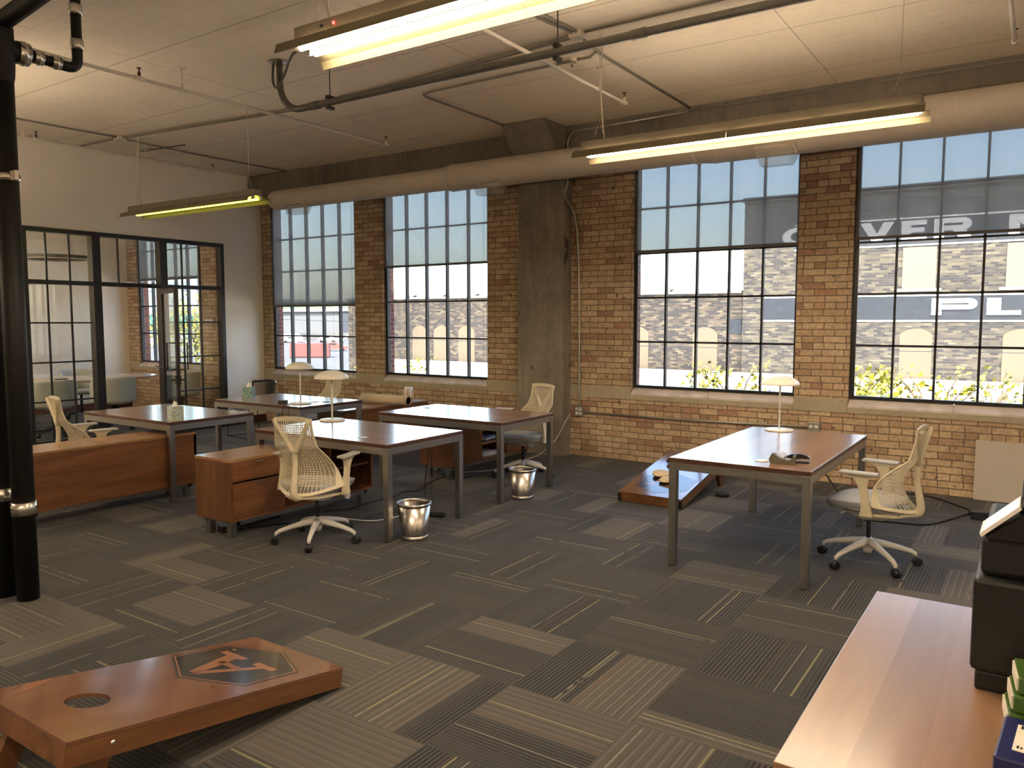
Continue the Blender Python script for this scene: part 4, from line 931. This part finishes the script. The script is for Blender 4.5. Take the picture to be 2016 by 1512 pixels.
# ------------------------------------------------------------------ sprinkler pipes along y
def sprinkler(label, x, yend, ystart, heads, hangers, drops=()):
    t = thing('sprinkler_pipe', label, 'sprinkler pipe', (x, 0, 3.71), 0, 'white sprinkler pipes under the ceiling')
    MB().tube([(0,ystart,0),(0,yend-.03,0)]+arc((0,yend-.03,.03),.03,-90,0,5,'yz')+[(0,yend,.05)], .0165, 12).build('pipe', M['white_paint'], t)
    for y in heads:
        m = MB(); m.tube([(0,y,0),(0,y,.055)], .013, 8); m.tube([(0,y,.05),(0,y,.085)], .006, 8); m.lathe([(.0,.085),(.02,.085),(.02,.09),(.0,.09)], (0,y,0), 12, cap=False); m.build('sprinkler_head', M['edge'], t)
    for y in hangers:
        m = MB(); m.tube([(.012,y,CZ-3.71),(.012,y,.03)], .004, 6); m.lathe([(.0,.183),(.035,.183),(.035,.19),(.0,.19)], (.012,y,0), 12, cap=False)
        m.lathe([(.018,-.012),(.022,-.012),(.022,.012),(.018,.012)], (0,y,0), 14, 'y', cap=False); m.box(.005,.019,y-.010,y+.010,.012,.05); m.build('pipe_hanger', M['white_paint'], t)
    for y in heads[1:]+heads[:1]:
        MB().lathe([(.0165,-.04),(.023,-.04),(.023,.04),(.0165,.04)], (0,y,0), 14, 'y', cap=False).build('tee_fitting', M['white_paint'], t)
    return t
sprinkler('sprinkler pipe passing above the middle of the room, left of the big conduit', -6.50, 6.98, -5.9, [6.98, 3.93], [6.41, 4.33, 1.5])
sprinkler('leftmost sprinkler pipe, close to the white wall', -9.64, 6.86, -5.9, [6.86, 4.55], [6.39, 4.4])
sprinkler('sprinkler pipe ending right of the concrete pier', -3.385, 6.92, -5.9, [6.92], [6.41, 3.0])
sprinkler('sprinkler pipe at the top right corner of the picture', -.265, 7.05, -5.9, [7.05], [6.0])
for lb, x, y in (('small ceiling emergency light near the leftmost sprinkler pipe', -9.75, 5.95), ('clear ceiling detector near the left wall corner', -10.2, 4.75), ('glass detector under the pipe right of centre', -3.45, 6.05)):
    t = thing('ceiling_detector', lb, 'detector', (x, y, CZ), 0, 'small ceiling detectors'); MB().lathe([(.0,0),(.035,0),(.032,-.03),(.0,-.03)], n=16, cap=False).build('mount', M['white_paint'], t); MB().lathe([(.0,-.03),(.026,-.03),(.022,-.07),(.0,-.075)], n=16, cap=False).build('bulb', M['bin'], t)

# ------------------------------------------------------------------ ceiling conduits
t = thing('dark_conduit', 'thick dark conduit with elbow hung below the ceiling', 'conduit', (0, 4.70, 0))
pts = [(-5.62,0,3.89),(-5.62,0,3.72)] + arc((-5.36,0,3.72), .26, 180, 270, 12) + [(-4.5,0,3.46),(-2.0,0,3.46),(6.5,0,3.46)]
MB().tube(pts, .0285, 16).build('conduit_run', M['conduit'], t)
m = MB(); m.lathe([(.0,0),(.11,0),(.10,-.008),(.04,-.012),(.0,-.012)], (-5.62,0,CZ), 8, cap=False); m.build('ceiling_flange', M['clamp'], t)
for x in (-5.0, -2.80, .5):
    m = MB(); m.tube([(x,0,CZ),(x,0,3.40)], .0045, 6); m.box(x-.018,x+.018,-.035,.035,3.485,3.51); m.box(x-.018,x+.018,-.035,.035,3.40,3.425); m.build('hanger_rod', M['black_steel'], t)
for x in (-5.18, -2.2): MB().lathe([(.029,-.05),(.034,-.05),(.034,.05),(.029,.05)], (x,0,3.46), 18, 'x', cap=False).build('coupling', M['conduit'], t)
MB().tube(smooth_path([(-5.70,0,3.89),(-5.70,-.01,3.75),(-5.60,-.05,3.66),(-5.45,-.10,3.72),(-5.32,-.12,3.86),(-5.25,-.10,3.90)], 5), .011, 8).build('flexible_whip', M['conduit'], t)
M['grey_conduit'] = plain('dull_grey_conduit', (.26,.23,.19), .6)
def ceil_conduit(label, pts, r=.011, mat='grey_conduit', z=3.885):
    return tag(MB().tube([(p[0],p[1],p[2] if len(p) > 2 else z) for p in pts], r, 8).build('ceiling_conduit', M[mat]), label, 'conduit', 'thin conduits along the ceiling')
ceil_conduit('nearer of the two thin conduits crossing the ceiling', [(-10.45,5.44),(-9.55,5.47),(-6.3,5.79),(-3.9,5.60),(-3.2,5.55)])
ceil_conduit('farther of the two thin conduits crossing the ceiling', [(-9.48,5.50),(-6.3,5.86),(-3.9,5.66),(-3.2,5.60)], .009)
ceil_conduit('thin conduit running right from the middle junction box', [(-3.05,5.53),(1.5,5.5),(6.8,5.5)])
ceil_conduit('thin conduit running back from the left junction box to the beam', [(-9.53,5.50),(-9.60,6.5),(-9.55,8.05),(-9.60,8.075),(-10.3,8.075)], .010)
ceil_conduit('thin conduit running forward from the left junction box', [(-9.50,5.44),(-9.55,4.9),(-9.6,2.0),(-9.6,-2)], .010)
ceil_conduit('thin conduit running back from the middle junction box to the beam', [(-3.13,5.60),(-3.19,6.1),(-3.19,8.08)], .012)
ceil_conduit('thin conduit coming forward from the middle junction box', [(-3.14,5.48),(-3.20,5.1),(-3.20,-2)], .012)
ceil_conduit('second thin conduit coming forward from the middle junction box', [(-3.10,5.48),(-3.14,5.1),(-3.14,-2)], .012)
ceil_conduit('bent thin conduit ending at the pier haunch', [(-3.19,5.98),(-3.30,6.08),(-5.05,6.10)]+[(-5.20,6.13),(-5.24,6.22)]+[(-5.24,7.60)], .010)
ceil_conduit('short dark slot in the ceiling above the yellow fixture', [(-10.05,6.05),(-9.2,6.15)], .008, 'conduit')
ceil_conduit('thin conduit along the front edge of the concrete beam', [(-3.2,8.075,3.85),(6.5,8.075,3.85)], .010)
for lb, x, y in (('junction box above the yellow fixture', -9.51, 5.47), ('junction box above the right fixture cord', -3.12, 5.54)):
    tag(MB().box(-.055,.055,-.05,.05,-.05,0,.004).build('junction_box', M['white_paint'], None, (x, y, CZ)), lb, 'junction box')

# ------------------------------------------------------------------ black drain pipes at left
t = thing('drain_pipe', 'right-hand black cast iron drain pipe at the left edge', 'drain pipe', (-4.925, 2.155, 0))
MB().tube([(0,0,0),(0,0,3.0)], .060, 28).build('pipe', M['dark_pipe'], t)
def clampband(z, r, parent, c=(0,0), axis='z', h=.075):
    m = MB(); m.lathe([(r,-h/2),(r+.006,-h/2),(r+.004,-h*.25),(r+.009,-h*.2),(r+.004,0),(r+.009,h*.2),(r+.004,h*.25),(r+.006,h/2),(r,h/2)], (c[0],c[1],z), 28, axis, cap=False)
    m.build('band_coupling', M['clamp'], parent)
clampband(.55, .061, t); clampband(2.46, .061, t, h=.04)
MB().box(.055,.12,-.01,.01,2.44,2.49).build('clamp_ear', M['white_paint'], t)
tr_ = thing('drain_fitting', 'black drain branch with steel couplings rising to the ceiling at top left', 'drain fitting', (-4.925, 2.155, 0))
MB().lathe([(.058,2.98),(.066,3.02),(.070,3.08),(.070,3.28),(.060,3.34),(.045,3.36)], n=28, cap=False).build('tee_body', M['dark_pipe'], tr_)
MB().tube([(0,.0,3.18),(0,.13,3.18)], .058, 24).build('branch', M['dark_pipe'], tr_)
MB().tube([(0,.13,3.18),(0,.16,3.18),(0,.24,3.175),(0,.36,3.17)] + arc((0,.375,3.225), .055, -90, 0, 8, 'yz') + [(0,.43,3.26),(0,.43,3.895)], .03, 18, rs=[.045,.034]+[.030]*13).build('elbow_pipe', M['dark_pipe'], tr_)
for y, r, h in ((.115,.059,.06),(.20,.034,.05),(.30,.032,.05)): clampband(3.175, r, tr_, (0, y), 'y', h) if False else MB().lathe([(r,-h/2),(r+.006,-h/2),(r+.004,-h*.2),(r+.009,-h*.15),(r+.009,h*.15),(r+.004,h*.2),(r+.006,h/2),(r,h/2)], (0,y,3.176), 24, 'y', cap=False).build('band_coupling', M['clamp'], tr_)
for z in (3.315, 3.52): MB().lathe([(.030,-.03),(.036,-.03),(.038,-.01),(.038,.01),(.036,.03),(.030,.03)], (0,.43,z), 24, cap=False).build('band_coupling', M['clamp'], tr_)
MB().tube([(-.06,0,3.30),(1.6,.12,3.62)], .05, 20).build('upper_run', M['dark_pipe'], tr_)
t = thing('drain_pipe', 'left-hand black cast iron drain pipe, mostly out of frame', 'drain pipe', (-5.10, 2.115, 0))
MB().tube([(0,0,0),(0,0,CZ)], .060, 24).build('pipe', M['dark_pipe'], t); clampband(.62, .061, t)

# ------------------------------------------------------------------ foreground cabinet, printer, books
CX0 = -.424
t = thing('storage_cabinet', 'cherry storage cabinet nearest the camera under the black printer', 'cabinet', (CX0, 1.60, 0)); cw, cl = 1.0, 1.245
MB().box(0, cw, 0, cl, .712, .737, .002).build('top', M['cab_top'], t); MB().box(.012, cw-.012, .012, cl-.012, .10, .711).build('body', M['cred_z'], t)
MB().box(.05, cw-.05, .05, cl-.05, 0, .10).build('plinth', M['black_plastic'], t)
for k in range(2): 
    p = MB().box(.02+k*.48, .02+k*.48+.475, -.006, .011, .12, .69, .001).build('door', M['cred_z'], t); MB().box(.44+k*.04, .46+k*.04, -.018, -.006, .5, .6).build('handle', M['clamp'], p)
bp = M['black_plastic']; pm = plain('printer_black_plastic', (.006,.006,.006), .5, var=.1)
t = thing('printer', 'black office printer with tilted screen on the cherry cabinet', 'printer', (-.112, 2.21, .737))
MB().box(.012,.50,.0,.46,.0,.05,.006).build('printer_base', pm, t)
MB().box(0,.52,-.01,.48,.05,.285,.012).build('paper_tray_body', pm, t)
MB().box(.012,.50,.02,.46,.285,.385,.014).build('upper_body', pm, t)
m = MB(); m.hexa([(.02,.0,.385),(.12,.0,.385),(.12,.20,.385),(.02,.20,.385),(.02,.02,.39),(.12,-.005,.47),(.12,.20,.47),(.02,.20,.39)]); m.build('screen_mount', bp, t)
m = MB(); m.hexa([(.012,-.01,.388),(.092,-.01,.466),(.092,.13,.466),(.012,.13,.388),(.008,-.01,.396),(.088,-.01,.474),(.088,.13,.474),(.008,.13,.396)]); scr = m.build('control_screen', M['white_plastic'], t)
def screen_mat():
    t_ = NT('lit_touch_screen'); o = t_.objc(); x, y, z = t_.sep(o); n = t_.noise(o, 30, 1); c = t_.ramp(n, [(.4, (.55,.60,.68)), (.5, (.75,.78,.82)), (.56, (.75,.68,.60))]); t_.color(c); t_.rough(.15)
    t_.link(c, t_.b.inputs['Emission Color']); t_.b.inputs['Emission Strength'].default_value = .45; return t_.m
m = MB(); m.hexa([(.0165,.005,.4045),(.0815,.005,.468),(.0815,.115,.468),(.0165,.115,.4045),(.016,.005,.4055),(.081,.005,.469),(.081,.115,.469),(.016,.115,.4055)]); m.build('screen_face', screen_mat(), scr)
MB().box(.088,.50,.03,.46,.385,.47,.01).build('output_tray', pm, t); MB().box(.092,.50,.04,.46,.47,.535,.012).build('scanner_unit', pm, t)
MB().box(.094,.50,.045,.44,.535,.60,.008).build('document_feeder', plain('feeder_grey', (.42,.46,.50), .4), t)
for k, (lb, z, y) in enumerate((('green binder at the bottom of the stack behind the blue one', .737, 2.02), ('green binder in the middle of the stack by the printer', .777, 2.03), ('green binder on top of the stack by the printer', .817, 2.04))):
    t = thing('binder', lb, 'binder', (-.022+.008*k, y, z), math.radians(6), 'green binders beside the printer')
    MB().box(0,.28,0,.125,0,.038,.004).build('binder_cover', plain('green_binder_%d' % k, (.055,.12,.02), .4, var=.15), t); MB().box(-.004,.0,.01,.115,.004,.034).build('label_strip', M['paper'], t)
t = thing('binder', 'blue binder with a cream label at the bottom right corner', 'binder', (-.043, 1.80, .737), math.radians(-4))
MB().box(0,.26,0,.205,0,.042,.005).build('binder_cover', plain('blue_binder', (.008,.012,.10), .35, var=.1), t); MB().box(.028,.16,.045,.17,.0422,.0435).build('cream_label', M['paper'], t)
m = MB()
for k, (x, y, w) in enumerate(((.035,.055,.012),(.035,.15,.016),(.07,.10,.03))): m.box(x, x+.004, y, y+w, .0436, .0440); m.box(x+.007, x+.010, y, y+w*.8, .0436, .0440)
m.box(.085,.16,.045,.06,.0436,.0440); m.build('label_print', bp, t)

# ------------------------------------------------------------------ meeting room contents
t = thing('meeting_table', 'pale oval meeting table behind the glass partition', 'table', (-12.55, 6.25, 0))
def oval(u, a, b, n=2.6):
    c, s = math.cos(2*PI*u), math.sin(2*PI*u); return (a*abs(c)**(2/n)*math.copysign(1,c), b*abs(s)**(2/n)*math.copysign(1,s))
m = MB(); m.prism([oval(k/48, .62, 1.35) for k in range(48)], .705, .74, 'xy'); m.build('tabletop', wood('pale_table_top', (.45,.33,.24), (.62,.50,.40), 'y', .25, .4), t)
for y in (-.7, .7):
    m = MB(); m.box(-.05,.05,y-.05,y+.05,.03,.705); m.box(-.30,.30,y-.03,y+.03,0,.03); m.build('pedestal', M['black_steel'], t)
m = MB(); m.lathe([(.0,0),(.10,0),(.09,.008),(.0,.01)], n=24, cap=False); tag(m.build('conference_pod', M['black_plastic'], None, (-12.5, 6.1, .7405)), 'flat dark puck on the meeting table', 'conference device')
tag(MB().box(-.06,.06,-.008,.008,0,.01).build('marker_pen', M['black_plastic'], None, (-12.15, 6.0, .7405), 1.2), 'dark pen on the meeting table', 'pen')
def conf_chair(label, loc, rz):
    t = thing('meeting_chair', label, 'chair', loc, rz, 'sage upholstered swivel chairs')
    def bk(u, v):
        a = math.radians(-205 + 230*u); r = .29; h = .20+.19*min(1, math.sin(u*PI)*2.2); z = .42 + h*v
        return (r*math.cos(a)*1.05, r*math.sin(a)*.95-.0+.03*(v-.5)*(-1), z)
    m = MB(); m.grid(bk, 30, 6); o = m.build('shell', M['conf_fabric'], t, recalc=False); md = o.modifiers.new('t', 'SOLIDIFY'); md.thickness = .03; md.offset = 0; md = o.modifiers.new('s', 'SUBSURF'); md.levels = 1; md.render_levels = 1
    MB().lathe([(.0,.40),(.24,.40),(.27,.43),(.26,.47),(.0,.48)], n=28, cap=False).build('seat', M['conf_fabric'], t)
    b = MB(); b.tube([(0,0,.08),(0,0,.40)], .022, 12)
    for k in range(5):
        a = 2*PI*k/5+.3; b.tube([(0,0,.10),(.28*math.cos(a),.28*math.sin(a),.07)], .016, 8)
    b.build('swivel_base', M['black_plastic'], t)
    for k in range(5):
        a = 2*PI*k/5+.3; MB().tube([(.29*math.cos(a)-.02*math.sin(a),.29*math.sin(a)+.02*math.cos(a),.03),(.29*math.cos(a)+.02*math.sin(a),.29*math.sin(a)-.02*math.cos(a),.03)], .03, 12).build('caster', M['black_plastic'], t)
    return t
cc = conf_chair('sage meeting chair nearest the glass, left of the doorway', (-11.65, 5.55, 0), math.radians(60))
dup(cc, 'sage meeting chair seen through the open doorway', (-11.55, 6.38, 0), math.radians(80))
dup(cc, 'sage meeting chair behind the right pane of the partition', (-11.75, 7.65, 0), math.radians(150))
dup(cc, 'sage meeting chair on the far side of the meeting table', (-13.5, 6.9, 0), math.radians(-90))
t = thing('ring_pendant', 'thin ring pendant lamp hanging in the meeting room', 'pendant lamp', (-12.5, 6.12, 2.575))
def ring(r0, r1, z0, z1, n=56): return MB().lathe([(r0,z0),(r1,z0),(r1,z1),(r0,z1),(r0,z0)], n=n, cap=False)
ring(.44,.50,0,.045).build('ring', plain('pendant_grey', (.16,.15,.13), .4), t); ring(.445,.495,-.012,0).build('diffuser', M['white_plastic'], t)
for k in range(3):
    a = 2*PI*k/3; MB().tube([(.47*math.cos(a),.47*math.sin(a),.045),(0,0,1.32)], .002, 5).build('suspension_wire', M['black_steel'], t)

# ------------------------------------------------------------------ outside
GZ = -3.5
struct(box('ground', -1500, 900, 8.8, 1500, GZ-.5, GZ, plain('pale_asphalt', (.075,.073,.07), .9, var=.15, scale=.3)), 'pale street and parking lot outside', 'street')
struct(box('street', -60, -14.7, -30, 8.8, GZ-.5, GZ, plain('street_asphalt', (.36,.35,.33), .9)))
tan = plain('tan_boarded_window', (.10,.078,.048), .8, var=.04, scale=2); signm = plain('sign_blue_paint', (.010,.014,.019), .8, var=.25, scale=4); white = plain('sign_white_paint', (.60,.59,.56), .8, var=.05)
def Sx(x): return x*1.3333
def Sz(z): return 1.655+(z-1.655)*1.3333
t = thing('brick_building', 'tall brick building with painted COVER and PL sign bands', 'building'); FY = 32.0
MB().box(-10.2, 45, FY, FY+14, GZ, Sz(5.18)).build('wall', M['oldbrick2'], t)
MB().box(-10.25, 45, FY-.12, FY+14, Sz(5.18), Sz(5.32)).build('parapet', plain('parapet_stone', (.09,.082,.07), .8), t)
m = MB()
for k in range(60): m.box(-10.1+k*.62, -10.1+k*.62+.30, FY-.07, FY, Sz(4.72), Sz(4.86))
m.box(-10.2, 45, FY-.08, FY, Sz(4.86), Sz(4.93)); m.build('corbel_band', M['oldbrick'], t)
m = MB(); m.box(-9.43, 40, FY-.03, FY, Sz(1.66), Sz(2.28)); m.build('lower_sign_band', signm, t)
m = MB(); m.box(-9.43, 40, FY-.04, FY, Sz(1.60), Sz(1.645)); m.box(-9.43, 40, FY-.04, FY, Sz(2.295), Sz(2.335)); m.box(-8.2, 40, FY-.04, FY, Sz(4.39), Sz(4.43)); m.box(-8.2, 40, FY-.04, FY, Sz(3.66), Sz(3.70)); m.build('sign_border', white, t)
m = MB(); m.box(-8.2, 40, FY-.03, FY, Sz(3.70), Sz(4.39)); m.build('upper_sign_band', signm, t)
def letter(mb, ch, x0, x1, z0, z1, sw, sh):
    w, h = x1-x0, z1-z0; y0, y1 = FY-.08, FY-.02; k_ = [0]
    def bx(a, b, c, d): k_[0] += .003; mb.box(x0+a, x0+b, y0-k_[0], y1, z0+c, z0+d)
    def ringp(cx, cz, rx, rz, tx, tz, a0, a1):
        n = 24
        for i in range(n):
            A = [math.radians(a0+(a1-a0)*q/n) for q in (i, i+1)]
            p = [(cx+rx*math.cos(A[0]), cz+rz*math.sin(A[0])), (cx+rx*math.cos(A[1]), cz+rz*math.sin(A[1])), (cx+(rx-tx)*math.cos(A[1]), cz+(rz-tz)*math.sin(A[1])), (cx+(rx-tx)*math.cos(A[0]), cz+(rz-tz)*math.sin(A[0]))]
            mb.prism(p, y0, y1, 'xz')
    if ch in 'PRL E'.replace(' ', ''): bx(0, sw, 0, h)
    if ch in 'PR':
        r = h*.31 if ch == 'R' else h*.33; cz = z1-r; bx(sw, w-r*1.3, h-sh, h); bx(sw, w-r*1.3, h-2*r, h-2*r+sh); ringp(x1-r*1.3, cz, r*1.3, r, sw*.85, sh, -90, 90)
    if ch == 'R': mb.prism([(x0+w*.45, z1-2*r+sh*.5), (x0+w*.45+sw*1.3, z1-2*r+sh*.5), (x1, z0), (x1-sw*1.2, z0)], y0-.02, y1, 'xz')
    if ch == 'L': bx(0, w, 0, sh)
    if ch == 'E': bx(0, w, 0, sh); bx(0, w*.9, h/2-sh/2, h/2+sh/2); bx(0, w, h-sh, h)
    if ch == 'V': mb.prism([(x0,z1),(x0+sw*1.1,z1),(x0+w/2+sw*.5,z0),(x0+w/2-sw*.5,z0)], y0-.01, y1, 'xz'); mb.prism([(x1,z1),(x1-sw*1.1,z1),(x0+w/2-sw*.5,z0),(x0+w/2+sw*.5,z0)], y0, y1, 'xz')
    if ch == 'N': bx(0, sw, 0, h); bx(w-sw, w, 0, h); mb.prism([(x0,z1),(x0+sw*1.2,z1),(x1,z0),(x1-sw*1.2,z0)], y0-.015, y1, 'xz')
    if ch in 'CO': ringp((x0+x1)/2, (z0+z1)/2, w/2, h/2, sw, sh, 40 if ch == 'C' else 0, 320 if ch == 'C' else 360)
m = MB(); letter(m, 'P', Sx(-2.50), Sx(-1.43), Sz(1.78), Sz(2.22), .32, .17); letter(m, 'L', Sx(-1.22), Sx(-.46), Sz(1.78), Sz(2.22), .42, .15); m.build('lower_lettering', white, t)
m = MB()
for ch, a, b in (('C',-6.50,-5.62),('O',-5.46,-4.50),('V',-4.36,-3.49),('E',-3.31,-2.69),('R',-2.52,-1.64),('N',-.82,.05)): letter(m, ch, Sx(a), Sx(b), Sz(3.82), Sz(4.34), .32, .17)
m.build('upper_lettering', white, t)
m = MB()
def arch_panel(mb, x0, x1, z0, z1, y, rise=.22):
    pts = [(x0, z0), (x1, z0)]; n = 10
    for i in range(n+1):
        q = i/n; pts.append((x1+(x0-x1)*q, z1-rise+rise*math.sin(PI*q)**.8 if rise else z1))
    mb.prism(pts, y-.03, y+.01, 'xz')
for k in range(10):
    x = Sx(-3.25) + k*Sx(2.42)
    p = MB(); arch_panel(p, x, x+Sx(.80), Sz(-.5), Sz(1.42), FY); p.build('boarded_arch_window', tan, t)
    p = MB(); p.box(x, x+Sx(.82), FY-.03, FY+.01, Sz(2.50), Sz(3.62)); p.build('boarded_window', plain('cream_boarded_window', (.12,.105,.072), .8, var=.03), t)
    p = MB(); p.box(x-.2, x+Sx(.82)+.2, FY-.06, FY, Sz(2.42), Sz(2.50)); p.build('stone_lintel', plain('pale_lintel', (.17,.155,.13), .8), t)
t = thing('brick_building', 'lower brown brick building with arched tan windows, left of the signs', 'building'); FY2 = 32.3
MB().box(-33.2, -10.3, FY2, FY2+12, GZ, Sz(2.48)).build('wall', M['oldbrick'], t)
m = MB(); m.box(-33.3, -10.32, FY2-.12, FY2+.3, Sz(2.48), Sz(2.56))
for k in range(10): m.prism([(-33+k*2.1, Sz(2.56)), (-32.4+k*2.1, Sz(2.56)), (-32.3+k*2.1, Sz(2.64))], FY2-.1, FY2+.2, 'xz')
m.build('coping', plain('coping_metal', (.16,.15,.13), .6), t)
for a, b in ((-12.42,-11.33),(-15.6,-14.47),(-18.6,-17.5),(-21.9,-20.9),(-25.15,-24.1),(-26.8,-25.75),(-28.3,-27.3)):
    p = MB(); arch_panel(p, a, b, Sz(-.14), Sz(1.43), FY2, .28); p.build('boarded_arch_window', tan, t)
MB().box(-10.80, -10.33, FY2-.03, FY2, Sz(1.22), Sz(1.66)).build('blue_patch', signm, t)
tag(MB().prism([(-13.6,15.2),(12,15.2),(12,31.9),(-29.6,31.9)], GZ, -.50, 'xy').build('added_bounce_roof', plain('bounce_roofing', (.80,.79,.78), .8)), 'low white flat roof added before the brick buildings to bounce sunlight', 'roof')  # added roof: stands in for pale glare and bounces sun onto the ceiling
t = thing('grey_warehouse', 'pale grey warehouse beyond the parking lot in the leftmost window', 'building', (-170, 156, GZ))
MB().box(-30, 8, 0, 30, 0, 7.5).build('wall', plain('grey_cladding', (.11,.115,.12), .8), t); MB().box(8, 34, -.5, 30, 0, 7.3).build('dark_bay', plain('dark_grey_cladding', (.045,.05,.06), .8), t); MB().box(-31,34.5,-1,31,7.5,8.2).build('roof_edge', white, t)
t = thing('office_block', 'pale office block with green canopy seen through the meeting room', 'building', (-160, 95, GZ)); MB().box(-20, 20, 0, 20, 0, 14).build('wall', plain('office_white', (.20,.22,.24), .7), t)
m = MB()
for i in range(9):
    for k in range(4): m.box(-18+i*4.2, -16+i*4.2, -.2, 0, 1.5+k*3.2, 3.2+k*3.2)
m.build('window', plain('office_windows', (.12,.2,.24), .2), t); MB().box(-21,21,-2,0,4.2,6.0).build('canopy', plain('teal_canopy', (.02,.13,.12), .6), t)
t = thing('dumpster', 'faded red container in the parking lot outside the leftmost window', 'container', (-82.6, 73.2, GZ), math.radians(42)); MB().box(-2.6,2.6,-1.2,1.2,.15,2.0,.04).build('body', plain('faded_red_paint', (.17,.035,.03), .6), t); MB().box(-2.5,2.5,-1.1,1.1,0,.15).build('skid', M['black_steel'], t)
def car(label, loc, rz, c, van=False):
    t = thing('parked_car' if not van else 'parked_van', label, 'van' if van else 'car', loc, rz, 'vehicles parked outside')
    if van: prof = [(-2.4,.3),(2.4,.3),(2.4,1.1),(1.7,1.9),(1.2,2.1),(-2.4,2.1)]
    else: prof = [(-2.2,.3),(2.2,.3),(2.15,.8),(1.2,.95),(.6,1.42),(-1.0,1.42),(-1.8,.95),(-2.2,.85)]
    MB().prism(prof, -.85, .85, 'xz').build('body', plain('car_paint', c, .3), t)
    m = MB(); m.box(-.9,.55,-.86,.86,.98,1.32); m.build('side_window', M['black_plastic'], t)
    for x in (-1.4, 1.4): MB().lathe([(.0,-.88),(.33,-.88),(.33,.88),(.0,.88)], (x,0,.33), 16, 'y', cap=False).build('wheel', M['black_rubber'], t)
tag(MB().box(-22,22,-.05,.05,0,1.9).build('lot_fence', plain('lot_fence_grey', (.10,.10,.10), .8), None, (-150, 135, GZ), math.radians(42)), 'long low fence across the parking lot behind the vehicles', 'fence')
tag(MB().tube([(0,0,0),(5.5,4.5,7.5)], .14, 8).build('lift_boom', M['white_plastic'], None, (-118, 112, GZ)), 'slanted pale boom rising over the parking lot', 'boom')
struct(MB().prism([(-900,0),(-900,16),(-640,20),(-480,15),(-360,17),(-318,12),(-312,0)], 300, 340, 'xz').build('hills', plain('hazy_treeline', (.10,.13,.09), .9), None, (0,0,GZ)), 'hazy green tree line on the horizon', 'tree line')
car('white van parked farthest left in the lot', (-139, 118, GZ), .8, (.75,.76,.78), True); car('white car right of the white van', (-135, 125, GZ), .5, (.7,.72,.74)); car('silver car behind the red container', (-107, 93, GZ), .9, (.45,.47,.5))
car('red truck near the container', (-97, 91, GZ), .7, (.4,.06,.05)); car('white car on the street beyond the meeting room window', (-62, 40, GZ), .3, (.75,.75,.75))
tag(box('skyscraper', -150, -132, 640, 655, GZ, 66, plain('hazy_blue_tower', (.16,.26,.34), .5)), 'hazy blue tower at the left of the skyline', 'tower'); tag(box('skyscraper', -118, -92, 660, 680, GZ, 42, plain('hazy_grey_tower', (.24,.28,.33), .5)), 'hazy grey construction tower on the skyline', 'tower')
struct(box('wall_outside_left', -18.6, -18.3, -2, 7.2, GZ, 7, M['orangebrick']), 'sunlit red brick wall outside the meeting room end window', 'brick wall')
leafm = NT('sunlit_leaves'); _o = leafm.new('ShaderNodeTexWhiteNoise', noise_dimensions='3D'); leafm.link(leafm.vmul(leafm.pos(), (3,3,3)), _o.inputs['Vector'])
leafm.color(leafm.ramp(leafm.noise(leafm.pos(), 9, 2), [(.3, (.14,.16,.012)), (.55, (.27,.255,.02)), (.75, (.36,.30,.05))])); leafm.rough(.5); leafm.b.inputs['Transmission Weight'].default_value = 0
def tree(label, x, y, ztop, r, n, seed, zlo=None):
    rr = random.Random(seed); t = thing('small_tree', label, 'tree', (x, y, GZ), 0, 'young trees below the windows'); H = ztop-GZ
    m = MB(); m.tube([(0,0,0),(.05,0,H*.5),(0,.05,H*.9)], .05, 8, rs=[.07,.05,.02])
    tips = []
    for k in range(14):
        a = rr.uniform(0, 2*PI); e = rr.uniform(.35, 1.0); q = Vector((math.cos(a)*r*rr.uniform(.3,1), math.sin(a)*r*rr.uniform(.3,1), H*(.62+.38*e))); m.tube([(0,0,H*(.45+.3*e)), (q.x*.5,q.y*.5,(q.z+H*(.5+.3*e))/2+.1), q], .01, 5, rs=[.02,.012,.006]); tips.append(q)
    m.build('trunk', plain('bark', (.12,.08,.05), .9), t)
    c = MB()
    for k in range(n):
        b = rr.choice(tips); f = rr.random()**.5; p = Vector((b.x*f, b.y*f, H*.55+(b.z-H*.55)*f)) + Vector([rr.gauss(0, r*.13) for _ in range(3)])
        if p.z > H: continue
        s = rr.uniform(.035, .065); d = Vector([rr.gauss(0,1) for _ in range(3)]).normalized(); e = d.orthogonal().normalized()*s; g = d.cross(e).normalized()*s*.6
        vs = [c.bm.verts.new(p-e), c.bm.verts.new(p+g), c.bm.verts.new(p+e), c.bm.verts.new(p-g)]; c._f(vs)
    c.build('crown', leafm.m, t, recalc=False)
tree('bushy tree at the lower left of the rightmost window', -2.45, 13.2, .95, 1.0, 2600, 1); tree('sparse tree at the middle of the rightmost window', -1.30, 13.6, .95, 1.0, 900, 2)
tree('tree behind the lamp in the window right of the pier', -4.35, 13.4, .95, .95, 1700, 3); tree('thin tree at the lower left of the second window', -12.9, 14.2, .75, 1.1, 1000, 5)
tree('leafy tree outside the meeting room window', -24.5, 16.5, 2.6, 1.9, 2600, 6); tree('thin tree near the leftmost brick-wall window', -14.6, 14.5, .35, .8, 500, 7); tree('tree behind the bushy one in the rightmost window', -.5, 14.2, .9, 1.0, 700, 8)
for k, (lb, z) in enumerate((('overhead wire crossing the arched windows', 1.55), ('lower overhead wire crossing the arched windows', .85))):
    pts = [(-40+x*4, 26, z+.05*(x-14)*.6+.0016*(x*4-40)**2*.3) for x in range(21)]; tag(MB().tube(pts, .012, 5).build('overhead_wire', M['black_rubber']), lb, 'wire', 'overhead wires outside')
